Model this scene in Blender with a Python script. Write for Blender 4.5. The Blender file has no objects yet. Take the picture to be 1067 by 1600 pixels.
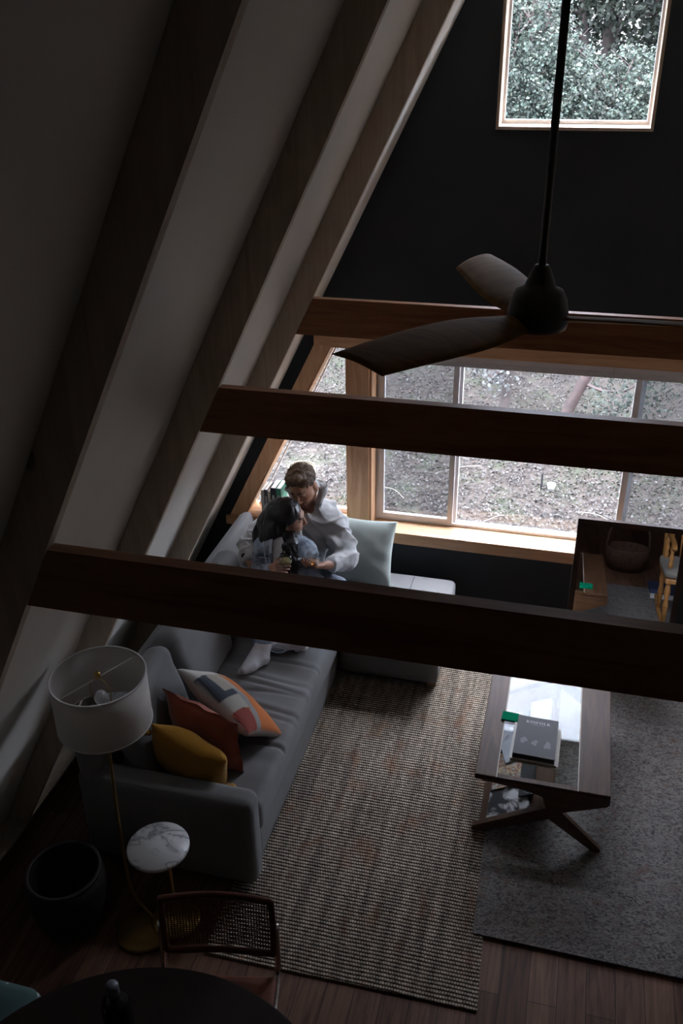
import bpy, bmesh, math, random
import numpy as np
from mathutils import Vector, Matrix, noise
from mathutils.geometry import tessellate_polygon

random.seed(7); rng = np.random.default_rng(7)
scn = bpy.context.scene
COL = scn.collection
PI = math.pi

# ------------------------------------------------------------------ camera
cd = bpy.data.cameras.new('camera'); cam = bpy.data.objects.new('camera', cd); COL.objects.link(cam)
cd.sensor_fit = 'VERTICAL'; cd.sensor_height = 36.0; cd.lens = 1415.945 / 1600 * 36.0
cd.clip_start = 0.05; cd.clip_end = 200
F_ = Vector((-0.22564, 0.85036, -0.47537)); R_ = Vector((0.96813, 0.25018, -0.01201)); U_ = Vector((-0.10871, 0.46293, 0.87970))
m = Matrix((R_, U_, -F_)).transposed().to_4x4(); m.translation = Vector((0, 0, 3.8))
cam.matrix_world = m
scn.camera = cam

# ------------------------------------------------------------------ world, light, exposure
scn.view_settings.view_transform = 'Standard'; scn.view_settings.look = 'None'
scn.view_settings.exposure = 0.3; scn.view_settings.gamma = 1.0; scn.view_settings.use_curve_mapping = False
SKY = 36.0
w = bpy.data.worlds.new('overcast_sky'); scn.world = w; w.use_nodes = True
nt = w.node_tree; nt.nodes.clear()
tc = nt.nodes.new('ShaderNodeTexCoord'); sx = nt.nodes.new('ShaderNodeSeparateXYZ')
cr = nt.nodes.new('ShaderNodeValToRGB'); bg = nt.nodes.new('ShaderNodeBackground'); wo = nt.nodes.new('ShaderNodeOutputWorld')
cr.color_ramp.elements[0].position = 0.0; cr.color_ramp.elements[0].color = (0.22, 0.25, 0.30, 1)
cr.color_ramp.elements[1].position = 0.9; cr.color_ramp.elements[1].color = (0.90, 0.95, 1.08, 1)
e_ = cr.color_ramp.elements.new(0.55); e_.color = (0.60, 0.67, 0.82, 1)
nt.links.new(tc.outputs['Generated'], sx.inputs[0]); nt.links.new(sx.outputs['Z'], cr.inputs[0])
nt.links.new(cr.outputs[0], bg.inputs[0]); bg.inputs[1].default_value = SKY
nt.links.new(bg.outputs[0], wo.inputs[0])

def portal(name, loc, sx_, sz_):
    l = bpy.data.lights.new(name, 'AREA'); l.shape = 'RECTANGLE'; l.size = sx_; l.size_y = sz_
    l.cycles.is_portal = True
    o = bpy.data.objects.new(name, l); COL.objects.link(o)
    o.location = loc; o.rotation_euler = (-PI / 2, 0, 0)
    return o
portal('window_portal', (-0.118, 5.70, 1.34), 2.3, 1.36)
portal('window_portal', (-1.79, 5.70, 1.34), 0.9, 1.36)
portal('window_portal', (1.55, 5.70, 1.34), 0.9, 1.36)
portal('window_portal', (-0.118, 5.70, 3.69), 0.9, 0.9)

# ------------------------------------------------------------------ object helpers
def tag(o, label=None, cat=None, group=None, kind=None):
    if label: o['label'] = label
    if cat: o['category'] = cat
    if group: o['group'] = group
    if kind: o['kind'] = kind
    return o
def empty(name, loc, label, cat, rz=0, group=None, kind=None):
    o = bpy.data.objects.new(name, None); COL.objects.link(o); o.empty_display_size = 0.1
    o.location = loc; o.rotation_euler = (0, 0, rz)
    return tag(o, label, cat, group, kind)
def link(name, me, mat=None, parent=None, smooth=False):
    o = bpy.data.objects.new(name, me); COL.objects.link(o)
    if mat is not None:
        me.materials.clear(); me.materials.append(mat)
    if smooth:
        me.polygons.foreach_set('use_smooth', [True] * len(me.polygons))
    if parent is not None:
        o.parent = parent
        o.matrix_parent_inverse = Matrix.Translation(-Vector(parent.location)) if parent.rotation_euler.z == 0 and parent.type == 'EMPTY' and not parent.parent else Matrix.Identity(4)
    return o
def fin(name, bm, mat=None, parent=None, smooth=False):
    me = bpy.data.meshes.new(name); bm.normal_update(); bm.to_mesh(me); bm.free()
    return link(name, me, mat, parent, smooth)
def pydata(name, v, f, mat=None, parent=None, smooth=False):
    me = bpy.data.meshes.new(name); me.from_pydata([tuple(map(float, q)) for q in v], [], [tuple(map(int, q)) for q in f]); me.update()
    return link(name, me, mat, parent, smooth)
def fast_mesh(name, V, Fq, mat=None, parent=None, smooth=False):
    V = np.asarray(V, np.float32); Fq = np.asarray(Fq, np.int32); n, k = Fq.shape
    me = bpy.data.meshes.new(name)
    me.vertices.add(len(V)); me.vertices.foreach_set('co', V.ravel())
    me.loops.add(n * k); me.loops.foreach_set('vertex_index', Fq.ravel())
    me.polygons.add(n); me.polygons.foreach_set('loop_start', np.arange(n, dtype=np.int32) * k)
    me.update(calc_edges=True)
    return link(name, me, mat, parent, smooth)
def attr_col(o, name, cols):
    a = o.data.color_attributes.new(name, 'FLOAT_COLOR', 'POINT')
    c = np.ones((len(cols), 4), np.float32); c[:, :3] = cols; a.data.foreach_set('color', c.ravel())

def B(): return bmesh.new()
def box(bm, x0, x1, y0, y1, z0, z1, M=None):
    vs = [bm.verts.new(Vector(p)) for p in ((x0,y0,z0),(x1,y0,z0),(x1,y1,z0),(x0,y1,z0),(x0,y0,z1),(x1,y0,z1),(x1,y1,z1),(x0,y1,z1))]
    if M is not None:
        for v in vs: v.co = M @ v.co
    for f in ((0,3,2,1),(4,5,6,7),(0,1,5,4),(1,2,6,5),(2,3,7,6),(3,0,4,7)): bm.faces.new([vs[i] for i in f])
    return vs
def bev(bm, w_, seg=2):
    bmesh.ops.bevel(bm, geom=list(bm.edges), offset=w_, segments=seg, profile=0.6, affect='EDGES', clamp_overlap=True)
def prism(bm, pts, a0, a1, axis='y'):
    """polygon pts in the plane across axis, extruded a0..a1"""
    def P(p, a):
        return {'y': (p[0], a, p[1]), 'z': (p[0], p[1], a), 'x': (a, p[0], p[1])}[axis]
    n = len(pts); A = [bm.verts.new(P(p, a0)) for p in pts]; Bv = [bm.verts.new(P(p, a1)) for p in pts]
    bm.faces.new(A[::-1]); bm.faces.new(Bv)
    for i in range(n): bm.faces.new((A[i], A[(i+1) % n], Bv[(i+1) % n], Bv[i]))
    bmesh.ops.recalc_face_normals(bm, faces=bm.faces)
def tube(bm, pts, rad, n=10, cap=True):
    pts = [Vector(p) for p in pts]; N = len(pts)
    rad = [rad] * N if not hasattr(rad, '__len__') else rad
    t0 = (pts[1] - pts[0]).normalized(); up = Vector((0, 0, 1)) if abs(t0.z) < .9 else Vector((1, 0, 0))
    a = t0.cross(up).normalized(); rings = []
    for i, p in enumerate(pts):
        t = (pts[min(i+1, N-1)] - pts[max(i-1, 0)]).normalized()
        a = (a - t * a.dot(t)).normalized(); b = t.cross(a)
        rings.append([bm.verts.new(p + (a * math.cos(2*PI*k/n) + b * math.sin(2*PI*k/n)) * rad[i]) for k in range(n)])
    for i in range(N-1):
        for k in range(n): bm.faces.new((rings[i][k], rings[i][(k+1) % n], rings[i+1][(k+1) % n], rings[i+1][k]))
    if cap: bm.faces.new(rings[0][::-1]); bm.faces.new(rings[-1])
def lathe(bm, prof, c=(0,0,0), n=40, M=None, close=False):
    """prof: list of (r,z)"""
    c = Vector(c); rings = []
    for r, z in prof:
        if r < 1e-6: rings.append([bm.verts.new(c + Vector((0, 0, z)))])
        else: rings.append([bm.verts.new(c + Vector((r*math.cos(2*PI*k/n), r*math.sin(2*PI*k/n), z))) for k in range(n)])
    if M is not None:
        for R in rings:
            for v in R: v.co = M @ v.co
    seq = list(zip(rings[:-1], rings[1:]))
    if close: seq.append((rings[-1], rings[0]))
    for A, C in seq:
        for k in range(n):
            if len(A) == 1 and len(C) == 1: continue
            if len(A) == 1: bm.faces.new((A[0], C[(k+1) % n], C[k]))
            elif len(C) == 1: bm.faces.new((A[k], A[(k+1) % n], C[0]))
            else: bm.faces.new((A[k], A[(k+1) % n], C[(k+1) % n], C[k]))
    bmesh.ops.recalc_face_normals(bm, faces=bm.faces)
def crv(pts, n=8):
    """Catmull-Rom through pts"""
    P = [Vector(p) for p in pts]; P = [2*P[0]-P[1]] + P + [2*P[-1]-P[-2]]; out = []
    for i in range(1, len(P)-2):
        for k in range(n):
            t = k / n
            out.append(0.5*((2*P[i]) + (-P[i-1]+P[i+1])*t + (2*P[i-1]-5*P[i]+4*P[i+1]-P[i+2])*t*t + (-P[i-1]+3*P[i]-3*P[i+1]+P[i+2])*t**3))
    out.append(P[-2]); return out
def rbox(name, x0, x1, y0, y1, z0, z1, r, mat, parent=None, n=(24, 24, 10), disp=None, crown=0.0, M=None):
    """rounded, optionally crowned and wrinkled cushion-like box"""
    bm = B(); c = Vector(((x0+x1)/2, (y0+y1)/2, (z0+z1)/2)); h = Vector(((x1-x0)/2, (y1-y0)/2, (z1-z0)/2))
    for ax in range(3):
        u, v = (ax+1) % 3, (ax+2) % 3
        for s in (-1, 1):
            G = []
            for i in range(n[u]+1):
                row = []
                for j in range(n[v]+1):
                    p = Vector((0, 0, 0)); p[ax] = s*h[ax]; p[u] = -h[u]+2*h[u]*i/n[u]; p[v] = -h[v]+2*h[v]*j/n[v]
                    row.append(bm.verts.new(p))
                G.append(row)
            for i in range(n[u]):
                for j in range(n[v]):
                    q = (G[i][j], G[i+1][j], G[i+1][j+1], G[i][j+1]); bm.faces.new(q if s > 0 else q[::-1])
    bmesh.ops.remove_doubles(bm, verts=bm.verts, dist=1e-5)
    for v in bm.verts:
        p = v.co.copy(); q = Vector([max(-(h[i]-r), min(h[i]-r, p[i])) for i in range(3)])
        d = p-q
        if d.length > 1e-9: p = q + d.normalized()*r
        if crown: p.z += crown*(1-(p.x/h.x)**2)*(1-(p.y/h.y)**2)*(1 if p.z > 0 else 0)
        v.co = p
    bm.normal_update()
    if disp:
        N = [v.normal.copy() for v in bm.verts]
        for v, nn in zip(bm.verts, N): v.co += nn*disp(v.co+c, nn)
    for v in bm.verts:
        v.co = (M @ v.co) if M is not None else v.co + c
    return fin(name, bm, mat, parent, True)
def pillow_mesh(W, H, T, seed=0, pinch=0.07, n=40, crease=0.006, flange=0.0, knot=False):
    V = []; Fc = []; off = Vector((seed*7.3, seed*3.1, 0))
    idx = {}
    for s in (1, -1):
        for i in range(n+1):
            for j in range(n+1):
                if s < 0 and (i in (0, n) or j in (0, n)): idx[(s,i,j)] = idx[(1,i,j)]; continue
                u = -1+2*i/n; v = -1+2*j/n
                x = u*W/2*(1-pinch*(1-v*v)*abs(u)); y = v*H/2*(1-pinch*(1-u*u)*abs(v))
                a = max(0, 1-abs(u)**2.2); b = max(0, 1-abs(v)**2.2)
                if flange:
                    a = max(0, 1-(min(1, abs(u)/(1-flange)))**2.4); b = max(0, 1-(min(1, abs(v)/(1-flange)))**2.4)
                t = T/2*(a**.5)*(b**.5) + 0.002
                q = Vector((x*5, y*5, s*2))+off
                wr = noise.noise(Vector((q.x+2*q.y, (q.y-q.x)*.6, q.z)))*crease + noise.noise(q*2.7)*crease*.4
                edge = (1-a)*(1-b)
                z = s*(t + wr*min(1, t/(T*.15)))
                if flange: z += noise.noise(Vector((x*14, y*14, seed)))*.012*max(1-a*3, 1-b*3, 0)
                idx[(s,i,j)] = len(V); V.append((x, y, z))
        for i in range(n):
            for j in range(n):
                q = [idx[(s,i,j)], idx[(s,i+1,j)], idx[(s,i+1,j+1)], idx[(s,i,j+1)]]
                Fc.append(q if s > 0 else q[::-1])
    return V, Fc
def frame(o, X, Y):
    """matrix with local x along X, local y along Y (orthonormalised), origin o"""
    X = Vector(X).normalized(); Y = Vector(Y); Y = (Y-X*Y.dot(X)).normalized(); Z = X.cross(Y)
    M = Matrix((X, Y, Z)).transposed().to_4x4(); M.translation = Vector(o); return M

# ------------------------------------------------------------------ materials
def newmat(name):
    m_ = bpy.data.materials.new(name); m_.use_nodes = True; t = m_.node_tree
    return m_, t, t.nodes['Principled BSDF']
def ramp(t, stops):
    r = t.nodes.new('ShaderNodeValToRGB'); e = r.color_ramp.elements
    while len(e) < len(stops): e.new(0.5)
    for k, (p, c) in enumerate(stops): e[k].position = p; e[k].color = (*c, 1)
    return r
def coords(t, scale=(1,1,1), kind='Object', rot=(0,0,0)):
    a = t.nodes.new('ShaderNodeTexCoord'); b = t.nodes.new('ShaderNodeMapping'); b.inputs['Scale'].default_value = scale; b.inputs['Rotation'].default_value = rot
    t.links.new(a.outputs[kind], b.inputs[0]); return b.outputs[0]
def nz(t, vec, scale, detail=4, rough=.55, dist=0):
    n_ = t.nodes.new('ShaderNodeTexNoise'); n_.inputs['Scale'].default_value = scale; n_.inputs['Detail'].default_value = detail
    n_.inputs['Roughness'].default_value = rough; n_.inputs['Distortion'].default_value = dist
    t.links.new(vec, n_.inputs['Vector']); return n_.outputs['Fac']
def bump(t, bsdf, h, strength=.3, dist=.01):
    b = t.nodes.new('ShaderNodeBump'); b.inputs['Strength'].default_value = strength; b.inputs['Distance'].default_value = dist
    t.links.new(h, b.inputs['Height']); t.links.new(b.outputs[0], bsdf.inputs['Normal'])
def math_(t, op, a, b=None, c=None):
    n_ = t.nodes.new('ShaderNodeMath'); n_.operation = op
    for i, q in enumerate((a, b, c)):
        if q is None: continue
        if isinstance(q, (int, float)): n_.inputs[i].default_value = q
        else: t.links.new(q, n_.inputs[i])
    return n_.outputs[0]
def mixc(t, fac, a, b):
    n_ = t.nodes.new('ShaderNodeMix'); n_.data_type = 'RGBA'
    for s, q in ((n_.inputs['Factor'], fac), (n_.inputs[6], a), (n_.inputs[7], b)):
        if isinstance(q, (int, float)): s.default_value = q
        elif isinstance(q, tuple): s.default_value = (*q, 1)
        else: t.links.new(q, s)
    return n_.outputs[2]
def plain(name, col, rough=.6, metal=0, var=.12, scale=12, bstr=.0, bscale=200, spec=.5, sheen=0):
    m_, t, b = newmat(name); v = coords(t)
    r = ramp(t, [(0.3, tuple(c*(1-var) for c in col)), (0.7, tuple(min(1, c*(1+var)) for c in col))])
    t.links.new(nz(t, v, scale), r.inputs[0]); t.links.new(r.outputs[0], b.inputs['Base Color'])
    b.inputs['Roughness'].default_value = rough; b.inputs['Metallic'].default_value = metal
    b.inputs['Specular IOR Level'].default_value = spec
    if sheen: b.inputs['Sheen Weight'].default_value = sheen
    if bstr: bump(t, b, nz(t, v, bscale, 3), bstr, .004)
    return m_
def wood(name, dark, mid, light, axis='x', scale=1.0, rough=.55, knots=True, spec=.4, knotcol=None):
    m_, t, b = newmat(name); s = [9*scale]*3; s['xyz'.index(axis)] = .7*scale
    v = coords(t, tuple(s)); g = nz(t, v, 3.0, 6, .62, 1.2); fine = nz(t, coords(t, tuple(q*6 for q in s)), 3.0, 3)
    g2 = math_(t, 'ADD', math_(t, 'MULTIPLY', g, .8), math_(t, 'MULTIPLY', fine, .2))
    r = ramp(t, [(.32, dark), (.5, mid), (.68, light)]); t.links.new(g2, r.inputs[0]); colo = r.outputs[0]
    if knots:
        s2 = [3.2]*3; s2['xyz'.index(axis)] = 1.6
        vo = t.nodes.new('ShaderNodeTexVoronoi'); vo.inputs['Scale'].default_value = 1.0; t.links.new(coords(t, tuple(s2)), vo.inputs['Vector'])
        k = ramp(t, [(0.045, (1,1,1)), (0.075, (0,0,0))]); t.links.new(vo.outputs['Distance'], k.inputs[0])
        colo = mixc(t, math_(t, 'MULTIPLY', k.outputs[0], .75), colo, knotcol or tuple(c*.35 for c in dark))
    t.links.new(colo, b.inputs['Base Color']); b.inputs['Roughness'].default_value = rough; b.inputs['Specular IOR Level'].default_value = spec
    bump(t, b, g2, .15, .003); return m_
def fabric(name, col, scale=900, var=.14, bstr=.35, rough=.92, fold=0, sheen=.15, heather=0):
    m_, t, b = newmat(name); v = coords(t)
    n1 = nz(t, v, 7, 3); n2 = nz(t, v, scale/3, 2)
    f = math_(t, 'ADD', math_(t, 'MULTIPLY', n1, .45), math_(t, 'MULTIPLY', n2, .55 + heather))
    r = ramp(t, [(.35, tuple(c*(1-var-heather) for c in col)), (.65, tuple(min(1, c*(1+var+heather)) for c in col))])
    t.links.new(f, r.inputs[0]); t.links.new(r.outputs[0], b.inputs['Base Color'])
    b.inputs['Roughness'].default_value = rough; b.inputs['Specular IOR Level'].default_value = .2
    b.inputs['Sheen Weight'].default_value = sheen
    h = math_(t, 'MULTIPLY', n2, .15)
    if fold:
        h = math_(t, 'ADD', h, math_(t, 'MULTIPLY', nz(t, coords(t, (1, 1, 1)), 9, 3, .5, 1.5), fold))
    bump(t, b, h, bstr, .02); return m_
def pane_mat(name, tint=(1,1,1), haze=0.0, f0=.04):
    m_, t, b = newmat(name); t.nodes.remove(b); o = t.nodes['Material Output']
    tr = t.nodes.new('ShaderNodeBsdfTransparent'); tr.inputs[0].default_value = (*tint, 1)
    gl = t.nodes.new('ShaderNodeBsdfGlossy'); gl.inputs['Roughness'].default_value = .02
    ge = t.nodes.new('ShaderNodeNewGeometry'); dp = t.nodes.new('ShaderNodeVectorMath'); dp.operation = 'DOT_PRODUCT'
    t.links.new(ge.outputs['Normal'], dp.inputs[0]); t.links.new(ge.outputs['Incoming'], dp.inputs[1])
    fr = math_(t, 'ADD', math_(t, 'MULTIPLY', math_(t, 'POWER', math_(t, 'SUBTRACT', 1, math_(t, 'ABSOLUTE', dp.outputs['Value'])), 5), 1-f0), f0)
    mx = t.nodes.new('ShaderNodeMixShader'); t.links.new(fr, mx.inputs[0]); t.links.new(tr.outputs[0], mx.inputs[1]); t.links.new(gl.outputs[0], mx.inputs[2])
    out = mx.outputs[0]
    if haze:
        df = t.nodes.new('ShaderNodeBsdfDiffuse'); df.inputs[0].default_value = (.5, .52, .55, 1)
        m2 = t.nodes.new('ShaderNodeMixShader'); m2.inputs[0].default_value = haze
        t.links.new(out, m2.inputs[1]); t.links.new(df.outputs[0], m2.inputs[2]); out = m2.outputs[0]
    t.links.new(out, o.inputs[0]); return m_
def attr_mat(name, rough=.6, bstr=0, bscale=300, trans=0, spec=.4, sss=0):
    m_, t, b = newmat(name); a = t.nodes.new('ShaderNodeAttribute'); a.attribute_name = 'tint'
    t.links.new(a.outputs['Color'], b.inputs['Base Color']); b.inputs['Roughness'].default_value = rough; b.inputs['Specular IOR Level'].default_value = spec
    if bstr: bump(t, b, nz(t, coords(t), bscale, 3), bstr, .002)
    if sss: b.inputs['Subsurface Weight'].default_value = sss; b.inputs['Subsurface Radius'].default_value = (.02, .008, .004); b.inputs['Subsurface Scale'].default_value = .3
    return m_

M_black = plain('black_painted_wall', (.022, .027, .032), .75, var=.08, scale=3, bstr=.05, bscale=90)
M_white = plain('white_ceiling_panel', (.80, .78, .735), .8, var=.03, scale=2, bstr=.03, bscale=20)
M_dim = plain('dim_back_wall', (.022, .018, .015), .8)
M_rafter = wood('pale_rafter_wood', (.44, .36, .27), (.56, .47, .37), (.64, .55, .45), 'z', .8, .65)
M_beam = wood('stained_beam_wood', (.17, .066, .026), (.26, .108, .042), (.34, .155, .065), 'x', .7, .5)
M_case = wood('window_casing_wood', (.46, .25, .125), (.60, .35, .19), (.68, .43, .26), 'x', .8, .42)
M_casez = wood('window_casing_wood_upright', (.46, .25, .125), (.60, .35, .19), (.68, .43, .26), 'z', .8, .42)
M_vinyl = plain('grey_vinyl_frame', (.68, .67, .67), .4, var=.03)
M_pane = pane_mat('clear_pane'); M_tglass = pane_mat('table_glass', (.95, .97, .96), 0, .012); M_screenpane = pane_mat('screened_pane', (.72, .73, .74), .02)
M_blind = plain('grey_blind', (.66, .67, .70), .6, var=.05)
M_walnut = wood('dark_walnut', (.045, .022, .012), (.07, .034, .017), (.10, .05, .026), 'y', .9, .5, False, .22)
M_brass = plain('brass', (.55, .36, .12), .3, 1.0, var=.06)
M_blackmetal = plain('black_metal', (.012, .012, .012), .45, .0)
M_chrome = plain('chrome', (.6, .6, .6), .15, 1.0, var=.02)

# floor planks
def floor_mat():
    m_, t, b = newmat('plank_floor'); v = coords(t, (1,1,1), rot=(0,0,PI/2))
    br = t.nodes.new('ShaderNodeTexBrick'); br.offset = .37; br.inputs['Scale'].default_value = 1; br.inputs['Brick Width'].default_value = 1.3; br.inputs['Row Height'].default_value = .125
    br.inputs['Mortar Size'].default_value = .0016; br.inputs['Color1'].default_value = (.095, .044, .027, 1); br.inputs['Color2'].default_value = (.175, .095, .062, 1); br.inputs['Mortar'].default_value = (.02, .01, .006, 1)
    t.links.new(v, br.inputs['Vector'])
    g = nz(t, coords(t, (14, .9, 1)), 2.2, 6, .6, 1.4); r = ramp(t, [(.35, (.55,.5,.46)), (.62, (1.15,1.1,1.05))]); t.links.new(g, r.inputs[0])
    mm = t.nodes.new('ShaderNodeMix'); mm.data_type = 'RGBA'; mm.blend_type = 'MULTIPLY'; mm.inputs['Factor'].default_value = 1
    t.links.new(br.outputs['Color'], mm.inputs[6]); t.links.new(r.outputs[0], mm.inputs[7]); t.links.new(mm.outputs[2], b.inputs['Base Color'])
    b.inputs['Roughness'].default_value = .6; b.inputs['Specular IOR Level'].default_value = .25; bump(t, b, math_(t, 'SUBTRACT', 1, br.outputs['Fac']), .4, .002); return m_
M_floor = floor_mat()

# ------------------------------------------------------------------ room shell
D = 5.385; SL = .505; XC = -.118
xin = lambda z: -2.564+SL*z
xce = lambda z: -2.694+SL*z
mir = lambda x: 2*XC-x
APEX = (XC+2.694)/SL
bm = B(); box(bm, -3.0, 2.8, -3.6, D+.2, -.12, 0); tag(fin('floor', bm, M_floor), kind='structure')
for nm, fx in (('wall_left', lambda x: x), ('wall_right', mir)):
    bm = B(); prism(bm, [(fx(xce(-.05)), -.05), (fx(XC), APEX), (fx(XC), APEX+.25), (fx(xce(-.05)-.12), -.05)], -3.6, D+.001)
    tag(fin(nm, bm, M_white), kind='structure')

def poly_wall(name, outer, holes, y0, y1, mat):
    rings = [outer]+holes; flat = [p for r_ in rings for p in r_]
    tri = tessellate_polygon([[Vector((p[0], p[1], 0)) for p in r_] for r_ in rings])
    bm = B(); A = [bm.verts.new((p[0], y0, p[1])) for p in flat]; C = [bm.verts.new((p[0], y1, p[1])) for p in flat]
    for t_ in tri:
        try: bm.faces.new([A[i] for i in t_]); bm.faces.new([C[i] for i in t_][::-1])
        except ValueError: pass
    k = 0
    for r_ in rings:
        n = len(r_)
        for i in range(n): bm.faces.new((A[k+i], A[k+(i+1) % n], C[k+(i+1) % n], C[k+i]))
        k += n
    bmesh.ops.recalc_face_normals(bm, faces=bm.faces)
    return tag(fin(name, bm, mat), kind='structure')
Zs, Zt = .69, 1.992
MAIN = [(-1.231, Zs), (.995, Zs), (.995, Zt), (-1.231, Zt)]
xl = lambda z: -1.492-SL*(1.992-z)
TRAP = [(xl(Zs), Zs), (-1.378, Zs), (-1.378, Zt), (xl(Zt), Zt)]
TRAPR = [(mir(x), z) for x, z in TRAP]
UP = [(-.529, 3.275), (.294, 3.275), (.294, 4.12), (-.529, 4.12)]
MAINH = [(-1.231, Zs-.022), (.995, Zs-.022), (.995, Zt), (-1.231, Zt)]
TRAPH = [(xl(Zs)-.012, Zs-.022)]+TRAP[1:]; TRAPH[1] = (-1.378, Zs-.022); TRAPHR = [(mir(x), z) for x, z in TRAPH]
poly_wall('wall_end', [(xce(0), 0), (mir(xce(0)), 0), (XC, APEX)], [MAINH, TRAPH, TRAPHR, UP], D, D+.2, M_black)
poly_wall('wall_back', [(xce(0), 0), (mir(xce(0)), 0), (XC, APEX)], [], -3.6, -3.5, M_dim)
# loft the picture is taken from
bm = B(); box(bm, xin(2.63)+.0, mir(xin(2.63)), -3.5, .28, 2.50, 2.63); tag(fin('ceiling_loft', bm, M_dim), kind='structure')

# windows: liner boards, vinyl frames, panes, casings
def board(bm, x0, x1, y0, y1, z0, z1): box(bm, x0, x1, y0, y1, z0, z1)
def win_group(name, n_, loc): return empty(name, loc, None, None, kind='structure')
# main window
w1 = win_group('window_1', 1, (XC, D, Zs))
bm = B(); box(bm, -1.231, .995, D-.03, 5.60, Zs-.022, Zs); fin('window_sill', bm, M_case, w1)
bm = B(); box(bm, -1.231, -1.215, D-.002, 5.60, Zs, Zt); box(bm, .979, .995, D-.002, 5.60, Zs, Zt); fin('jamb', bm, M_casez, w1)
bm = B(); box(bm, -1.215, .979, D-.002, 5.60, Zt-.016, Zt); fin('head_jamb', bm, M_case, w1)
bm = B(); box(bm, -2.29, 2.06, D-.022, D-.001, Zs-.09, Zs-.024); fin('apron', bm, M_case, w1)
bm = B(); box(bm, -1.591, 1.355, D-.022, D-.001, Zt, Zt+.10); fin('head_casing', bm, M_case, w1)
for s in (0, 1):
    bm = B(); x0, x1 = (-1.378, -1.231) if not s else (.995, 1.142); box(bm, x0, x1, D-.022, D-.001, Zs, Zt); fin('mullion_post', bm, M_casez, w1)
fy0, fy1 = 5.535, 5.60
bm = B()
for a in ((-1.215, .979, Zs, Zs+.022), (-1.215, .979, Zt-.04, Zt-.016)): box(bm, a[0], a[1], fy0, fy1, a[2], a[3])
for a in ((-1.215, -1.195), (.959, .979)): box(bm, a[0], a[1], fy0, fy1, Zs+.022, Zt-.04)
box(bm, -.672, -.650, fy0+.02, fy1, Zs+.022, Zt-.04); box(bm, .432, .475, fy0+.02, fy1, Zs+.022, Zt-.04)
fin('frame', bm, M_vinyl, w1)
for xa, xb in ((-1.195, -.672), (.409, .959)):
    bm = B(); s_ = .036
    box(bm, xa, xb, fy0-.012, fy0+.018, Zs+.022, Zs+.022+s_); box(bm, xa, xb, fy0-.012, fy0+.018, Zt-.04-s_, Zt-.04)
    box(bm, xa, xa+s_, fy0-.012, fy0+.018, Zs+.022+s_, Zt-.04-s_); box(bm, xb-s_, xb, fy0-.012, fy0+.018, Zs+.022+s_, Zt-.04-s_)
    sash = fin('sash', bm, M_vinyl, w1)
    bm = B(); box(bm, xa+s_, xb-s_, fy0, fy0+.004, Zs+.058, Zt-.076); fin('pane', bm, M_screenpane, w1)
bm = B(); box(bm, -.650, .432, fy1-.02, fy1-.016, Zs+.022, Zt-.04); fin('pane', bm, M_pane, w1)
# slanted side windows
for k, fx in ((2, lambda x: x), (4, mir)):
    wk = win_group('window_%d' % k, k, (fx(-1.75), D, Zs)); T_ = [(fx(x), z) for x, z in TRAP]
    def band(a, b, off, y0, y1, nm, mt):
        # board along edge a-b, offset inward (+) or outward (-)
        a = Vector(a); b = Vector(b); c_ = Vector((fx(-1.6), 1.2)); d = (b-a).normalized(); nrm = Vector((-d.y, d.x))
        if nrm.dot(c_-a) < 0: nrm = -nrm
        bm = B(); prism(bm, [tuple(a), tuple(b), tuple(b+nrm*off), tuple(a+nrm*off)], y0, y1); return fin(nm, bm, mt, wk)
    band(T_[0], T_[3], .014, D-.002, 5.60, 'jamb', M_casez)
    band(T_[1], T_[2], .012, D-.002, 5.60, 'jamb', M_casez)
    band(T_[2], T_[3], .014, D-.002, 5.60, 'head_jamb', M_case)
    bm = B(); box(bm, min(T_[0][0], T_[1][0])-.10, max(T_[0][0], T_[1][0]), D-.03, D, Zs-.022, Zs); box(bm, min(T_[0][0], T_[1][0]), max(T_[0][0], T_[1][0]), D, 5.60, Zs-.022, Zs); fin('window_sill', bm, M_case, wk)
    A_, B_ = Vector(T_[0]), Vector(T_[3]); ex = Vector((.1, 0)) if k == 2 else Vector((-.1, 0))
    bm = B(); prism(bm, [tuple(A_), tuple(B_+Vector((0, 0))), tuple(B_-ex), tuple(A_-ex)], D-.024, D-.001); fin('casing', bm, M_casez, wk)
    for (a, b) in ((0, 3), (1, 2), (0, 1), (2, 3)):
        pass
    ins = [(T_[0][0]+(.05 if k == 2 else -.05), Zs+.003), (T_[1][0]-(.012 if k == 2 else -.012), Zs+.003), (T_[2][0]-(.012 if k == 2 else -.012), Zt-.015), (T_[3][0]+(.016 if k == 2 else -.016), Zt-.015)]
    cen = Vector((sum(p[0] for p in ins)/4, sum(p[1] for p in ins)/4))
    bm = B()
    for i in range(4):
        a, b = Vector(ins[i]), Vector(ins[(i+1) % 4]); a2 = a+(cen-a)*.05; b2 = b+(cen-b)*.05
        prism(bm, [tuple(a), tuple(b), tuple(b2), tuple(a2)], 5.555, 5.59)
    fin('frame', bm, M_vinyl, wk)
    bm = B(); prism(bm, ins, 5.572, 5.576); fin('pane', bm, M_pane, wk)
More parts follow.
